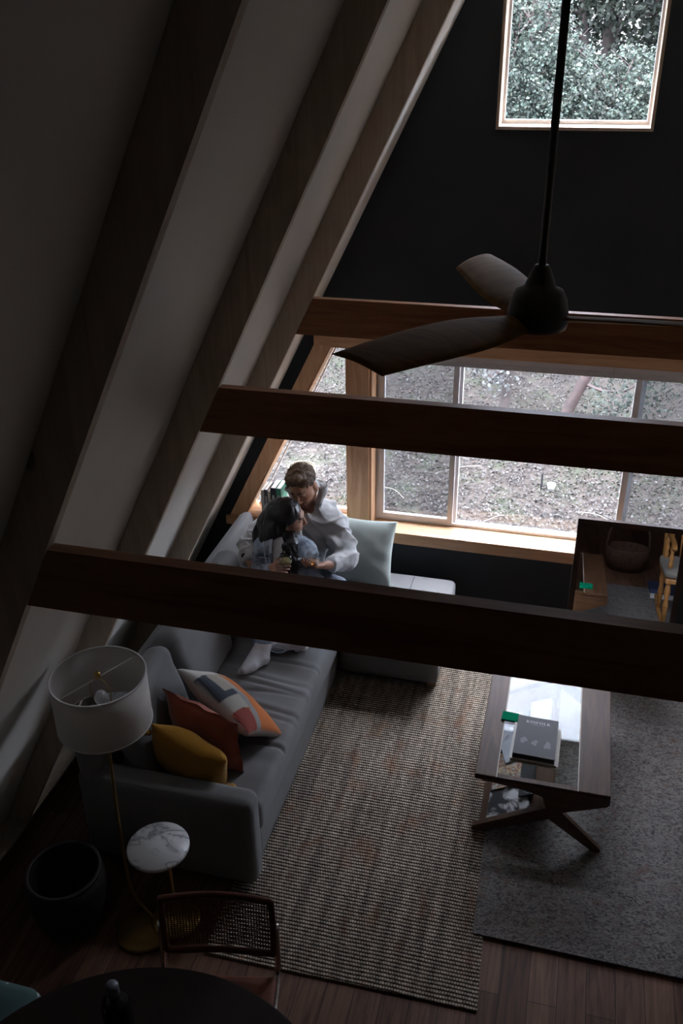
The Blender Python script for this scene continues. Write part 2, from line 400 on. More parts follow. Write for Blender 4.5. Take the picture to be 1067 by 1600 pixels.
# upper window
w3 = win_group('window_3', 3, (XC, D, 3.275))
M_up = wood('upper_window_liner_wood', (.42, .30, .20), (.55, .42, .31), (.62, .5, .4), 'z', .8, .45, False)
t_ = .016
bm = B(); box(bm, UP[0][0], UP[1][0], D-.006, 5.6, 3.275, 3.275+t_); fin('window_sill', bm, M_up, w3)
bm = B(); box(bm, UP[0][0], UP[0][0]+t_, D-.006, 5.6, 3.275+t_, 4.12-t_); box(bm, UP[1][0]-t_, UP[1][0], D-.006, 5.6, 3.275+t_, 4.12-t_); fin('jamb', bm, M_up, w3)
bm = B(); box(bm, UP[0][0], UP[1][0], D-.006, 5.6, 4.12-t_, 4.12); fin('head_jamb', bm, M_up, w3)
bm = B(); a, b, c_, d = UP[0][0]+t_, UP[1][0]-t_, 3.275+t_, 4.12-t_
box(bm, a, b, 5.55, 5.59, c_, c_+.02); box(bm, a, b, 5.55, 5.59, d-.02, d); box(bm, a, a+.014, 5.55, 5.59, c_+.02, d-.02); box(bm, b-.014, b, 5.55, 5.59, c_+.02, d-.02)
fin('frame', bm, M_vinyl, w3)
bm = B(); box(bm, a+.014, b-.014, 5.568, 5.572, c_+.02, d-.02); fin('pane', bm, M_pane, w3)
# thin black bead round the upper window
bm = B(); e = .012
for q in ((UP[0][0]-e, UP[1][0]+e, 3.275-e, 3.275), (UP[0][0]-e, UP[1][0]+e, 4.12, 4.12+e)): box(bm, q[0], q[1], D-.012, D-.001, q[2], q[3])
for q in ((UP[0][0]-e, UP[0][0]), (UP[1][0], UP[1][0]+e)): box(bm, q[0], q[1], D-.012, D-.001, 3.275, 4.12)
fin('bead', bm, M_black, w3)

# rafters and crossing beams
RY = [4.165, 2.92, 1.727, .53, -.68, -1.9, -3.1]
rl = {0: 'pale rafter on the left slope nearest the end wall', 1: 'middle pale rafter on the left slope between the other two', 2: 'nearest broad rafter on the left slope, joined to the lowest beam in view'}
for i, y in enumerate(RY):
    for s, fx in ((0, lambda x: x), (1, mir)):
        ztop = (XC+2.564)/SL
        bm = B(); prism(bm, [(fx(xin(0)), .0), (fx(XC), ztop), (fx(XC), APEX-.002), (fx(xce(0)+.002), .0)], y, y+.038)
        o = fin('rafter', bm, M_rafter)
        if s == 0 and i < 3: tag(o, rl[i], 'rafter', 'rafters on the left slope')
        elif s == 0 and i == 3: o.name = 'trim_1'; tag(o, kind='structure')
        else: o.name = 'trim_%d' % (2+i*2+s); tag(o, kind='structure')
bl = ['dark stained crossing beam farthest away, behind the ceiling fan blade', 'middle dark stained crossing beam in front of the long window', 'lowest and nearest dark stained crossing beam above the sofa']
for i, y in enumerate(RY[:3]):
    zt, zb = 2.628, 2.445; bm = B()
    xt0, xb0 = xin(zt)+.003, xin(zb)+.003
    prism(bm, [(xb0, zb), (mir(xb0), zb), (mir(xt0), zt), (xt0, zt)], y, y+.038)
    tag(fin('ceiling_beam', bm, M_beam), bl[i], 'beam', 'crossing beams')
for s, fx in (('left', lambda x: x), ('right', mir)):
    bm = B(); prism(bm, [(fx(xin(0)+.0), 0), (fx(xin(.07)), .07), (fx(xce(.07)), .07), (fx(xce(0)), 0)], -3.5, D)
    tag(fin('baseboard_'+s, bm, M_rafter), kind='structure')

# blind rolled up at the head of the main window
bl_ = empty('window_blind', (XC, 5.42, 1.98), 'grey blind drawn up along the top of the long window', 'blind')
bm = B(); box(bm, -1.205, .97, 5.41, 5.47, 1.935, 1.974); bev(bm, .004); fin('headrail', bm, M_blind, bl_)
bm = B()
for k in range(5): box(bm, -1.20, .965, 5.415, 5.465, 1.898+k*.0072, 1.898+k*.0072+.0058)
fin('folded_slats', bm, M_blind, bl_)
bm = B(); tube(bm, [(.265, 5.405, 1.985), (.265, 5.40, 1.95), (.265, 5.40, 1.90)], .0035, 8); fin('cord_tassel', bm, plain('white_cord', (.6, .6, .58), .5), bl_)

# ------------------------------------------------------------------ ceiling fan
FX, FY = XC, 2.97
fan = empty('ceiling_fan', (FX, FY, 2.90), 'three-bladed wooden ceiling fan with black motor on a long black rod', 'ceiling fan')
bm = B(); lathe(bm, [(0, 4.84), (.06, 4.84), (.06, 4.80), (.02, 4.74), (0, 4.74)], (FX, FY, 0), 32); fin('canopy', bm, M_blackmetal, fan, True)
bm = B(); tube(bm, [(FX, FY, 4.78), (FX, FY, 3.08)], .0125, 16); fin('downrod', bm, M_blackmetal, fan, True)
bm = B(); lathe(bm, [(0, 3.115), (.022, 3.115), (.030, 3.10), (.044, 3.065), (.052, 3.045), (.076, 3.035), (.090, 3.005), (.098, 2.965), (.1, 2.935), (.096, 2.915), (.06, 2.905), (0, 2.90)], (FX, FY, 0), 48); fin('motor_housing', bm, M_blackmetal, fan, True)
M_blade = wood('fan_blade_wood', (.10, .05, .013), (.15, .077, .022), (.20, .105, .032), 'x', .8, .75, False, .2)
for ang in (-127, -7, 113):
    V = []; Fc = []; N = 26; K = 10; a = math.radians(ang)
    for s in (1, -1):
        for i in range(N+1):
            t = i/N; r_ = .07+.72*t
            wl = .042+.050*math.sin(min(1, t*2.2)*PI/2)-.012*max(0, t-.6)/.4   # half chord
            le = wl; te = -wl
            if t > .9: pass
            for j in range(K+1):
                q = j/K; c_ = te+(le-te)*q
                rr = r_ - (.055*q if i == N else .055*q*max(0, (t-.85)/.15))
                pitch = math.radians(19-6*t); z = -c_*math.sin(pitch)+.018*math.sin(t*2.2)-.012*(2*q-1)**2
                V.append((rr, c_*math.cos(pitch), z+s*.0045*(1-(2*q-1)**4+.15)))
        b0 = 0 if s == 1 else (N+1)*(K+1)
        for i in range(N):
            for j in range(K):
                q = (b0+i*(K+1)+j, b0+(i+1)*(K+1)+j, b0+(i+1)*(K+1)+j+1, b0+i*(K+1)+j+1); Fc.append(q if s == 1 else q[::-1])
    h_ = (N+1)*(K+1)
    for i in range(N):
        for j in (0, K):
            p0, p1 = i*(K+1)+j, (i+1)*(K+1)+j; q = (p0, p0+h_, p1+h_, p1); Fc.append(q if j == 0 else q[::-1])
    for j in range(K):
        for i in (0, N):
            p0, p1 = i*(K+1)+j, i*(K+1)+j+1; q = (p0, p1, p1+h_, p0+h_); Fc.append(q if i == 0 else q[::-1])
    ca, sa = math.cos(a), math.sin(a)
    V = [(FX+x*ca-y*sa, FY+x*sa+y*ca, 2.952+z) for x, y, z in V]
    pydata('blade', V, Fc, M_blade, fan, True)

# ------------------------------------------------------------------ rugs
def jute():
    m_, t, b = newmat('jute_rug'); tc_ = t.nodes.new('ShaderNodeTexCoord'); s_ = t.nodes.new('ShaderNodeSeparateXYZ')
    wv = t.nodes.new('ShaderNodeTexNoise'); wv.inputs['Scale'].default_value = 5; t.links.new(tc_.outputs['Object'], wv.inputs['Vector'])
    t.links.new(tc_.outputs['Object'], s_.inputs[0])
    yy = math_(t, 'ADD', s_.outputs['Y'], math_(t, 'MULTIPLY', wv.outputs['Fac'], .012))
    row = math_(t, 'MULTIPLY', yy, 1/.0198)
    fr = math_(t, 'ABSOLUTE', math_(t, 'SINE', math_(t, 'MULTIPLY', row, PI)))
    par = math_(t, 'MULTIPLY', math_(t, 'FLOOR', row), .5)
    xx = math_(t, 'ADD', math_(t, 'MULTIPLY', s_.outputs['X'], 1/.013), par)
    kn = math_(t, 'ABSOLUTE', math_(t, 'SINE', math_(t, 'MULTIPLY', xx, PI)))
    h = math_(t, 'MULTIPLY', math_(t, 'POWER', fr, .7), math_(t, 'ADD', math_(t, 'MULTIPLY', kn, .45), .55))
    n1 = nz(t, coords(t, (5, .3, 1)), 5, 4); n2 = nz(t, coords(t, (1, 1, 1)), 55, 3); n3 = nz(t, coords(t, (1, .5, 1)), 9, 2)
    h2 = math_(t, 'ADD', h, math_(t, 'MULTIPLY', math_(t, 'SUBTRACT', n2, .5), .7))
    r = ramp(t, [(.26, (.016, .012, .009)), (.58, (.20, .16, .125)), (.95, (.48, .41, .34))]); t.links.new(h2, r.inputs[0])
    r2 = ramp(t, [(.55, (0,0,0)), (.72, (1,1,1))]); t.links.new(n3, r2.inputs[0])
    c1 = mixc(t, math_(t, 'MULTIPLY', r2.outputs[0], .45), r.outputs[0], (.20, .085, .04))
    r3 = ramp(t, [(.38, (.66,.65,.64)), (.62, (1.12,1.1,1.06))]); t.links.new(n1, r3.inputs[0])
    mm = t.nodes.new('ShaderNodeMix'); mm.data_type = 'RGBA'; mm.blend_type = 'MULTIPLY'; mm.inputs['Factor'].default_value = 1
    t.links.new(c1, mm.inputs[6]); t.links.new(r3.outputs[0], mm.inputs[7]); t.links.new(mm.outputs[2], b.inputs['Base Color'])
    b.inputs['Roughness'].default_value = .95; b.inputs['Specular IOR Level'].default_value = .1
    bump(t, b, h2, .9, .008); return m_
def distressed():
    m_, t, b = newmat('distressed_rug')
    a = nz(t, coords(t, (1, 1.7, 1)), 34, 5, .72, 1.6); bb = nz(t, coords(t, (1, 1, 1)), 7, 4, .6, 2.5)
    vo = t.nodes.new('ShaderNodeTexVoronoi'); vo.inputs['Scale'].default_value = 13; vo.feature = 'DISTANCE_TO_EDGE'; t.links.new(coords(t), vo.inputs['Vector'])
    weave = nz(t, coords(t, (1, 7, 1)), 60, 2)
    r = ramp(t, [(.43, (.06, .055, .055)), (.53, (.20, .185, .175)), (.75, (.29, .27, .255))]); t.links.new(math_(t, 'ADD', math_(t, 'MULTIPLY', a, .75), math_(t, 'MULTIPLY', weave, .27)), r.inputs[0])
    e = ramp(t, [(.02, (1,1,1)), (.07, (0,0,0))]); t.links.new(math_(t, 'ADD', vo.outputs['Distance'], math_(t, 'MULTIPLY', math_(t, 'SUBTRACT', a, .5), .35)), e.inputs[0])
    c1 = mixc(t, math_(t, 'MULTIPLY', e.outputs[0], .12), r.outputs[0], (.055, .05, .05))
    rr = ramp(t, [(.56, (0,0,0)), (.66, (1,1,1))]); t.links.new(bb, rr.inputs[0])
    c2 = mixc(t, math_(t, 'MULTIPLY', rr.outputs[0], .45), c1, (.15, .075, .045))
    t.links.new(c2, b.inputs['Base Color']); b.inputs['Roughness'].default_value = .95; b.inputs['Specular IOR Level'].default_value = .1
    bump(t, b, weave, .4, .004); return m_
def rug(name, pts, z0, z1, mat, label, fringe=None):
    bm = B(); prism(bm, pts, z0, z1, 'z'); o = fin(name, bm, mat); return tag(o, label, 'rug')
rug('jute_rug', [(-1.345, 2.472), (-.083, 2.494), (-.20, 4.9), (-1.36, 4.9)], .0005, .013, jute(), 'chunky woven natural jute rug running along the front of the grey sofa')
rug('patterned_rug', [(-.150, 2.866), (1.75, 2.858), (1.70, 4.86), (-.19, 4.86)], .0135, .0215, distressed(), 'faded grey patterned rug lying under the coffee table')

# ------------------------------------------------------------------ sofa
M_sofa = fabric('charcoal_sofa_fabric', (.176, .172, .170), var=.08, sheen=.12)
M_chaise = M_sofa
M_dark = plain('dark_sofa_underside', (.01, .01, .011), .9)
def crease(c, nn):
    if nn.z < .3: return 0
    x, y = c.x, c.y
    a = noise.noise(Vector((x*1.6+3, y*9, 0)))*.006; k = 0
    for (y0, ph, am) in ((3.33, .3, .010), (3.56, 1.2, .006), (3.66, 2.2, .008), (3.74, .5, .006), (3.82, 1.8, .009), (3.92, 2.8, .006), (4.02, .9, .008)):
        yy = y0+.05*math.sin((x+1.7)*4+ph)+.06*(x+1.6)
        k -= am*math.exp(-((y-yy)/.012)**2)*(1 if am > .009 else max(0, 1-abs(x+1.5)/.42))
        k += am*.6*math.exp(-((y-yy-.03)/.02)**2)*max(0, 1-abs(x+1.5)/.5)
    return a+k
sofa = empty('sofa', (-1.68, 4.06, 0), 'long charcoal grey corner sofa with a low chaise below the window', 'sofa')
rbox('base', -2.10, -1.262, 2.90, 5.24, .045, .30, .02, M_sofa, sofa, (8, 14, 4))
rbox('seat_cushion', -2.06, -1.225, 2.985, 4.52, .25, .455, .045, M_sofa, sofa, (56, 180, 10), crease, .010)
rbox('seat_cushion', -2.06, -1.225, 4.525, 5.25, .25, .455, .045, M_sofa, sofa, (30, 30, 8), None, .008)
rbox('front_panel', -1.275, -1.254, 2.985, 4.56, .02, .27, .009, M_sofa, sofa, (3, 20, 6))
rbox('chaise_cushion', -1.215, -.585, 4.56, 5.25, .25, .445, .04, M_sofa, sofa, (30, 30, 8), None, .006)
rbox('chaise_base', -1.25, -.60, 4.585, 5.24, .05, .27, .015, M_sofa, sofa, (10, 10, 4))
rbox('armrest', -2.13, -1.215, 2.845, 2.985, .03, .585, .05, M_sofa, sofa, (24, 10, 18))
Mb = Matrix.Translation((-2.055, 4.06, .42)) @ Matrix.Rotation(math.radians(-4), 4, 'Y')
rbox('back_frame', -.05, .05, -1.21, 1.20, -.38, .37, .045, M_sofa, sofa, (6, 40, 14), None, 0, Mb)
for k, (y0, y1) in enumerate(((2.99, 3.545), (3.575, 4.16), (4.18, 4.58))):
    Mc = Matrix.Translation((-1.90, (y0+y1)/2, .675)) @ Matrix.Rotation(math.radians(-16), 4, 'Y')
    sd = k*5.1
    rbox('back_cushion', -.075, .075, -(y1-y0)/2, (y1-y0)/2, -.24, .235, .065, M_sofa, sofa, (8, 40, 34),
         lambda c, nn, sd=sd: .007*noise.noise(Vector((c.x*3+sd, c.y*5, c.z*12)))+.010*noise.noise(Vector((sd, c.y*2.5, c.z*3))), 0, Mc)
bm = B()
tube(bm, [(-1.90, 4.68, .05), (-1.90, 4.68, .0)], .02, 12); fin('leg', bm, M_walnut, sofa)
for x, y in ((-.64, 4.63), (-.64, 5.18), (-1.30, 2.92), (-2.06, 2.92), (-2.06, 5.18)):
    bm = B(); box(bm, x-.03, x+.03, y-.02, y+.02, 0.0, .055); fin('leg', bm, wood('leg_wood', (.22,.12,.06), (.3,.17,.09), (.36,.22,.12), 'x', 1, .5, False) if y == 4.63 else M_walnut, sofa)
for pts in ([(-.87, 4.60, .449), (-.87, 4.9, .4535), (-.87, 5.2, .449)],):
    bm = B(); tube(bm, pts, .002, 6); fin('seam', bm, M_dark, sofa)

# ------------------------------------------------------------------ throw pillows
def pillow(name, c, X, Y, W, H, T, mat, label, seed, **kw):
    V, Fc = pillow_mesh(W, H, T, seed, **kw); M = frame(c, X, Y)
    V = [M @ Vector(v)-Vector(c) for v in V]
    o = pydata(name, V, Fc, mat, None, True); o.location = c
    return tag(o, label, 'pillow')
M_sage = fabric('sage_linen', (.40, .44, .405), var=.06, sheen=.1, fold=.25)
pillow('throw_pillow', (-1.24, 5.10, .665), (1, -.06, .02), (0, .42, 1), .50, .46, .17, M_sage, 'pale sage green square pillow propped below the window beside the man', 3, crease=.012)
def quilt_mat():
    m_, t, b = newmat('patchwork_pillow'); v = coords(t); s_ = t.nodes.new('ShaderNodeSeparateXYZ'); 
    a = t.nodes.new('ShaderNodeAttribute'); a.attribute_name = 'tint'
    uvn = t.nodes.new('ShaderNodeAttribute'); uvn.attribute_name = 'plane'; t.links.new(uvn.outputs['Color'], s_.inputs[0])
    st = math_(t, 'GREATER_THAN', math_(t, 'SINE', math_(t, 'MULTIPLY', s_.outputs['Y'], 2*PI*38)), .35)
    k = math_(t, 'MULTIPLY', st, s_.outputs['Z'])
    c = mixc(t, math_(t, 'MULTIPLY', k, .75), a.outputs['Color'], (.03, .03, .035))
    t.links.new(c, b.inputs['Base Color']); b.inputs['Roughness'].default_value = .95; bump(t, b, nz(t, v, 260, 2), .5, .003); return m_
def lerp_pillow_attr(o, W, H, seedM):
    n = len(o.data.vertices); inv = seedM.inverted(); tint = np.zeros((n, 3)); pl = np.zeros((n, 3))
    for i, v in enumerate(o.data.vertices):
        p = inv @ (v.co+Vector(o.location)); u, q = p.x/(W/2), p.y/(H/2); back = p.z > 0
        if back: c, s = (.45, .42, .38), 0
        elif u < -.58: c, s = (.52, .50, .46), 0
        elif q < .12+.10*u: c, s = (.46, .13, .03), 0
        elif q < .34+.10*u and u > -.05: c, s = (.24, .24, .24), 0
        elif u < -.05 and q < .62: c, s = (.46, .42, .36), 1
        elif u < .10: c, s = (.045, .055, .075), 1
        elif u < .45: c, s = (.36, .34, .30), 0
        elif q < .45: c, s = (.42, .11, .03), 1
        else: c, s = (.30, .05, .03), 1
        tint[i] = c; pl[i] = ((u+1)/2, (q+1)/2, s)
    attr_col(o, 'tint', tint); attr_col(o, 'plane', pl)
Xq, Yq, cq = Vector((.545, -.265, -.18)), Vector((-.10, -.64, .54)), (-1.530, 3.445, .65)
o = pillow('throw_pillow', cq, Xq, Yq, .54, .44, .17, quilt_mat(), 'patchwork pillow in cream, grey, navy and orange with stitched stripes', 5, crease=.008, n=64, pinch=.12)
lerp_pillow_attr(o, .54, .44, frame(cq, Xq, Yq))
M_rust = fabric('rust_velvet', (.30, .060, .026), var=.15, sheen=.5, fold=.5, rough=.7)
o = pillow('throw_pillow', (-1.60, 3.235, .625), (.43, -.145, -.01), (-.11, .01, .33), .49, .38, .14, M_rust, 'rust red velvet pillow with a ruffled edge between the other two', 9, crease=.016, flange=.10, n=56, pinch=.04)
M_must = fabric('mustard_linen', (.36, .175, .022), var=.12, sheen=.1, fold=.4)
o = pillow('throw_pillow', (-1.615, 3.08, .59), (.42, -.06, -.10), (.05, -.10, .30), .42, .34, .19, M_must, 'mustard yellow pillow nearest the sofa arm', 12, crease=.016, n=48, pinch=.02)
for (a, b_, c_) in (((-1.795, 3.05, .735), (-1.82, 3.035, .765), (-1.79, 3.025, .755)), ((-1.415, 3.04, .49), (-1.385, 3.035, .485), (-1.38, 3.05, .50))):
    bm = B(); tube(bm, crv([a, b_, c_], 5), [.012, .014, .016, .018, .018, .017, .018, .02, .018, .014, .008][:11], 10)
    kn = fin('knot', bm, M_must, None, True); kn.parent = o; kn.matrix_parent_inverse = Matrix.Translation(-Vector(o.location))

# ------------------------------------------------------------------ floor lamp
M_shade = plain('white_linen_shade', (.74, .71, .68), .85, var=.02, bstr=.1, bscale=400)
lamp = empty('floor_lamp', (-1.64, 2.55, 0), 'tall brass floor lamp with a white drum shade at the near end of the sofa', 'floor lamp')
LX, LY = -1.735, 2.60; sr = .197
bm = B(); lathe(bm, [(sr-.004, 1.215), (sr, 1.215), (sr, 1.455), (sr-.004, 1.455)], (LX, LY, 0), 72, close=True); sh = fin('lamp_shade', bm, M_shade, lamp, True)
for z in (1.215, 1.455):
    bm = B(); lathe(bm, [(sr-.006, z-.003), (sr+.002, z-.003), (sr+.002, z+.003), (sr-.006, z+.003)], (LX, LY, 0), 72, close=True); fin('shade_trim', bm, M_shade, lamp, True)
bm = B(); a = math.radians(63)
tube(bm, [(LX-sr*math.cos(a), LY-sr*math.sin(a), 1.445), (LX+sr*math.cos(a), LY+sr*math.sin(a), 1.445)], .0022, 8)
fin('spider', bm, M_shade, lamp, True)
bm = B(); hp = [(LX-.02, LY, 1.30), (LX-.045, LY+.006, 1.34), (LX-.05, LY+.006, 1.38), (LX-.03, LY, 1.425), (LX, LY, 1.44), (LX+.03, LY, 1.425), (LX+.05, LY-.006, 1.38), (LX+.045, LY-.006, 1.34), (LX+.02, LY, 1.30)]
tube(bm, crv(hp, 5), .0018, 8); fin('harp', bm, M_brass, lamp, True)
bm = B(); lathe(bm, [(0, 1.442), (.010, 1.444), (.014, 1.455), (.011, 1.47), (0, 1.474)], (LX, LY, 0), 20); fin('finial', bm, M_brass, lamp, True)
bm = B(); lathe(bm, [(0, 1.37), (.018, 1.366), (.029, 1.345), (.029, 1.33), (.02, 1.31), (.013, 1.295), (0, 1.295)], (LX, LY, 0), 24); fin('bulb', bm, plain('frosted_bulb', (.8, .8, .8), .35, var=.01), lamp, True)
bm = B(); lathe(bm, [(0, 1.30), (.014, 1.30), (.016, 1.25), (.010, 1.22), (0, 1.22)], (LX, LY, 0), 20); fin('socket', bm, M_brass, lamp, True)
bm = B(); tube(bm, crv([(LX, LY, 1.23), (-1.735, 2.585, 1.0), (-1.74, 2.57, .6), (-1.735, 2.56, .28), (-1.715, 2.56, .17), (-1.675, 2.56, .10), (-1.645, 2.56, .06), (-1.64, 2.56, .02)], 8), .008, 14); fin('pole', bm, M_brass, lamp, True)
bm = B(); lathe(bm, [(0, .0), (.13, .0), (.13, .012), (.12, .02), (.02, .026), (0, .026)], (-1.67, 2.52, 0), 48); fin('base', bm, M_brass, lamp, True)

# ------------------------------------------------------------------ marble drink table
def marble():
    m_, t, b = newmat('white_marble'); v = coords(t, (1.0, 2.4, 1))
    n1 = nz(t, v, 3.0, 8, .62, 2.2); ve = math_(t, 'ABSOLUTE', math_(t, 'SUBTRACT', n1, .5))
    r = ramp(t, [(0.0, (.16, .165, .17)), (.022, (.40, .40, .40)), (.07, (.56, .555, .55))]); t.links.new(ve, r.inputs[0])
    t.links.new(r.outputs[0], b.inputs['Base Color']); b.inputs['Roughness'].default_value = .3; return m_
M_antique = plain('antique_brass', (.26, .17, .06), .45, 1.0, var=.1)
for o_ in lamp.children:
    if o_.name.startswith(('base', 'pole')): o_.data.materials.clear(); o_.data.materials.append(M_antique)
mt = empty('drink_table', (-1.555, 2.565, 0), 'small round marble-topped table on a thin brass pole beside the sofa arm', 'side table')
bm = B(); lathe(bm, [(0, .535), (.134, .535), (.140, .54), (.140, .55), (.135, .555), (0, .555)], (-1.555, 2.565, 0), 64); fin('tabletop', bm, marble(), mt, True)
bm = B(); tube(bm, [(-1.535, 2.60, .535), (-1.535, 2.60, .02)], .0075, 12); fin('pole', bm, M_brass, mt, True)
bm = B(); lathe(bm, [(0, .026), (.115, .026), (.115, .038), (.11, .042), (0, .045)], (-1.535, 2.60, 0), 48); fin('base', bm, M_brass, mt, True)

# ------------------------------------------------------------------ coffee table
TY0, TY1 = 3.48, 4.60; ZT = .425; TB = .0215
ct = empty('coffee_table', (.10, 4.04, TB), 'walnut coffee table with a glass inset and crossed angled legs on the rugs', 'coffee table')
def cpart(name, bm, mat, sm=False): return fin(name, bm, mat, ct, sm)
bm = B(); box(bm, -.240, -.130, TY0, TY1, ZT-.024, ZT); bev(bm, .005); cpart('left_board', bm, M_walnut)
bm = B(); box(bm, .272, .432, TY0, TY1, ZT-.024, ZT); bev(bm, .005); cpart('right_board', bm, M_walnut)
for ya in (TY0, TY1-.028):
    bm = B(); box(bm, -.130, .272, ya, ya+.028, ZT-.024, ZT); cpart('end_rail', bm, M_walnut)
bm = B(); box(bm, -.130, .272, TY0+.028, TY1-.028, ZT-.012, ZT-.003); cpart('glass_inset', bm, M_tglass)
M_edge = plain('pale_edging', (.42, .36, .30), .5)
for xa in (-.133, .270):
    bm = B(); box(bm, xa, xa+.005, TY0, TY1, ZT-.003, ZT+.0008); cpart('pale_edge_strip', bm, M_edge)
M_walx = wood('dark_walnut_end', (.05, .024, .012), (.085, .040, .020), (.13, .065, .032), 'x', .9, .35, False, .5)
for y0, y1 in ((TY0+.004, TY0+.034), (TY1-.034, TY1-.004)):
    bm = B(); prism(bm, [(-.240, ZT-.024), (-.238, ZT-.036), (.02, ZT-.062), (.105, ZT-.085), (.135, ZT-.18), (.165, ZT-.19), (.425, ZT-.078), (.434, ZT-.06), (.432, ZT-.024)], y0, y1); bev(bm, .003); cpart('end_bracket', bm, M_walx)
    bm = B(); prism(bm, [(-.236, TB), (-.196, TB), (.18, .212), (.215, .255), (.205, .285), (.15, .282), (-.235, TB+.03)], y0-.002, y1+.004); bev(bm, .003); cpart('leg', bm, M_walx)
    bm = B(); prism(bm, [(.385, TB), (.424, TB), (.426, TB+.02), (.20, .265), (.11, .262), (.105, .225)], y0+.002, y1+.002); bev(bm, .003); cpart('leg', bm, M_walx)
bm = B(); prism(bm, [(-.20, .052), (-.192, .046), (.165, .232), (.158, .24)], TY0+.03, TY1-.03); cpart('magazine_shelf', bm, M_walnut)

# book on the table with title lettering
def stroke_letters():
    """serifed capitals K I N F O L K as polygons, cap height 1"""
    T_, t_, s_ = .16, .06, .05
    def bar(x0, x1, y0, y1): return [(x0, y0), (x1, y0), (x1, y1), (x0, y1)]
    def stem(x, w=T_): return [bar(x, x+w, 0, 1), bar(x-.07, x+w+.07, 0, s_), bar(x-.07, x+w+.07, 1-s_, 1)]
    def diag(x0, y0, x1, y1, w): return [(x0, y0), (x0+w, y0), (x1+w, y1), (x1, y1)]
    K = stem(.08)+[diag(.26, .42, .72, 1, t_), diag(.62, 0, .30, .55, T_), bar(.58, .92, 0, s_), bar(.6, .9, 1-s_, 1)]
    I = stem(.08); N = [bar(.08, .08+t_, 0, 1), bar(.0, .24, 0, s_), bar(0, .2, 1-s_, 1), diag(.72, 0, .1, 1, T_), bar(.82, .82+t_, 0, 1), bar(.72, .98, 1-s_, 1)]
    Fl = stem(.08)+[bar(.2, .66, 1-s_, 1), bar(.62, .66, .8, 1), bar(.2, .48, .48, .48+s_), bar(.46, .49, .4, .62)]
    O = []; n = 28
    for i in range(n):
        a, b_ = 2*PI*i/n, 2*PI*(i+1)/n; wf = lambda q: (.5*math.cos(q)+.5, .52*math.sin(q)+.5); wi = lambda q: (.35*math.cos(q)+.5, .46*math.sin(q)+.5)
        O.append([wi(a), wf(a), wf(b_), wi(b_)])
    L = stem(.08)+[bar(.2, .66, 0, s_), bar(.62, .66, 0, .22)]
    return [(K, .98), (I, .38), (N, 1.08), (Fl, .78), (O, 1.12), (L, .78), (K, .95)]
def text_mesh(word, o3, X, Y, h, gap=.12):
    bm = B(); x = 0; X = Vector(X).normalized(); Y = Vector(Y).normalized(); Z = X.cross(Y); o3 = Vector(o3)
    for polys, adv in word:
        for P in polys:
            A = [bm.verts.new(o3+X*((x+p[0])*h)+Y*(p[1]*h)+Z*.0006) for p in P]; bm.faces.new(A)
        x += adv+gap
    return bm, x*h
bkp = Vector((.046, 3.765, ZT)); Mbk = Matrix.Translation(bkp) @ Matrix.Rotation(math.radians(-1.5), 4, 'Z')
M_bookg = plain('grey_book_cloth', (.15, .15, .155), .8, var=.04, bstr=.1, bscale=500); M_paper = plain('page_edges', (.52, .49, .43), .8, var=.05, scale=60)
bw, bh = .105, .150
lb = empty('thick_book', tuple(bkp), 'thick pale-edged book lying on the coffee table under the grey title book', 'book')
bm = B(); box(bm, -bw-.012, bw+.012, -bh-.002, bh-.03, .0, .020, Mbk); fin('page_block', bm, plain('olive_page_edges', (.22, .19, .13), .7), lb)
bm = B(); box(bm, -bw-.018, bw+.018, -bh-.006, bh-.026, .020, .0225, Mbk); box(bm, -bw-.018, bw+.018, -bh-.006, bh-.026, -.0, .0022, Mbk); fin('cover', bm, plain('cream_cover', (.55, .53, .48), .6), lb)
bk = empty('titled_book', (bkp.x, bkp.y, ZT+.0225), 'grey hardback with white capitals across the cover, on the coffee table', 'book'); z0 = .0225
bm = B(); box(bm, -bw+.006, bw-.004, -bh+.006, bh-.006, z0+.003, z0+.030, Mbk); fin('page_block', bm, plain('dark_page_block', (.035, .03, .026), .7), bk)
bm = B(); box(bm, -bw, bw, -bh, bh, z0+.030, z0+.033, Mbk); box(bm, -bw, bw, -bh, bh, z0, z0+.003, Mbk); box(bm, -bw-.003, -bw, -bh, bh, z0, z0+.033, Mbk); fin('cover', bm, M_bookg, bk)
zt_ = z0+.0335
bmt, wd = text_mesh(stroke_letters(), (0, 0, 0), (1, 0, 0), (0, 1, 0), .0185)
for v in bmt.verts: v.co = Mbk @ (v.co+Vector((-wd/2+.002, bh-.052, zt_)))
fin('title_lettering', bmt, plain('white_lettering', (.75, .75, .72), .5, var=.01), bk)
bm = B()
for i in range(22):
    x0 = -.034+i*.0031
    if i in (4, 11, 15): continue
    box(bm, x0, x0+.0021, bh-.0635, bh-.0605, zt_-.0002, zt_+.0004, Mbk)
fin('subtitle_lettering', bm, plain('grey_lettering', (.4, .4, .4), .5, var=.01), bk)
M_pr = plain('light_grey_print', (.235, .235, .24), .6, var=.05)
for i, cx in enumerate((-.062, -.005, .062)):
    bm = B()
    for q in range(9):
        a = random.uniform(0, 6.28); r_ = random.uniform(0, .016); k = random.uniform(.006, .012)
        c_ = Vector((cx+r_*math.cos(a), -.048+1.6*r_*math.sin(a), zt_))
        vs = [bm.verts.new(Mbk @ (c_+Vector((k*math.cos(2*PI*j/12), k*1.2*math.sin(2*PI*j/12), .0001*q)))) for j in range(12)]; bm.faces.new(vs)
    fin('cover_picture', bm, M_pr, bk)
bm = B(); box(bm, bw+.010, bw+.020, -bh-.02, bh-.05, .0225, .030, Mbk); fin('ribbon', bm, M_paper, lb)
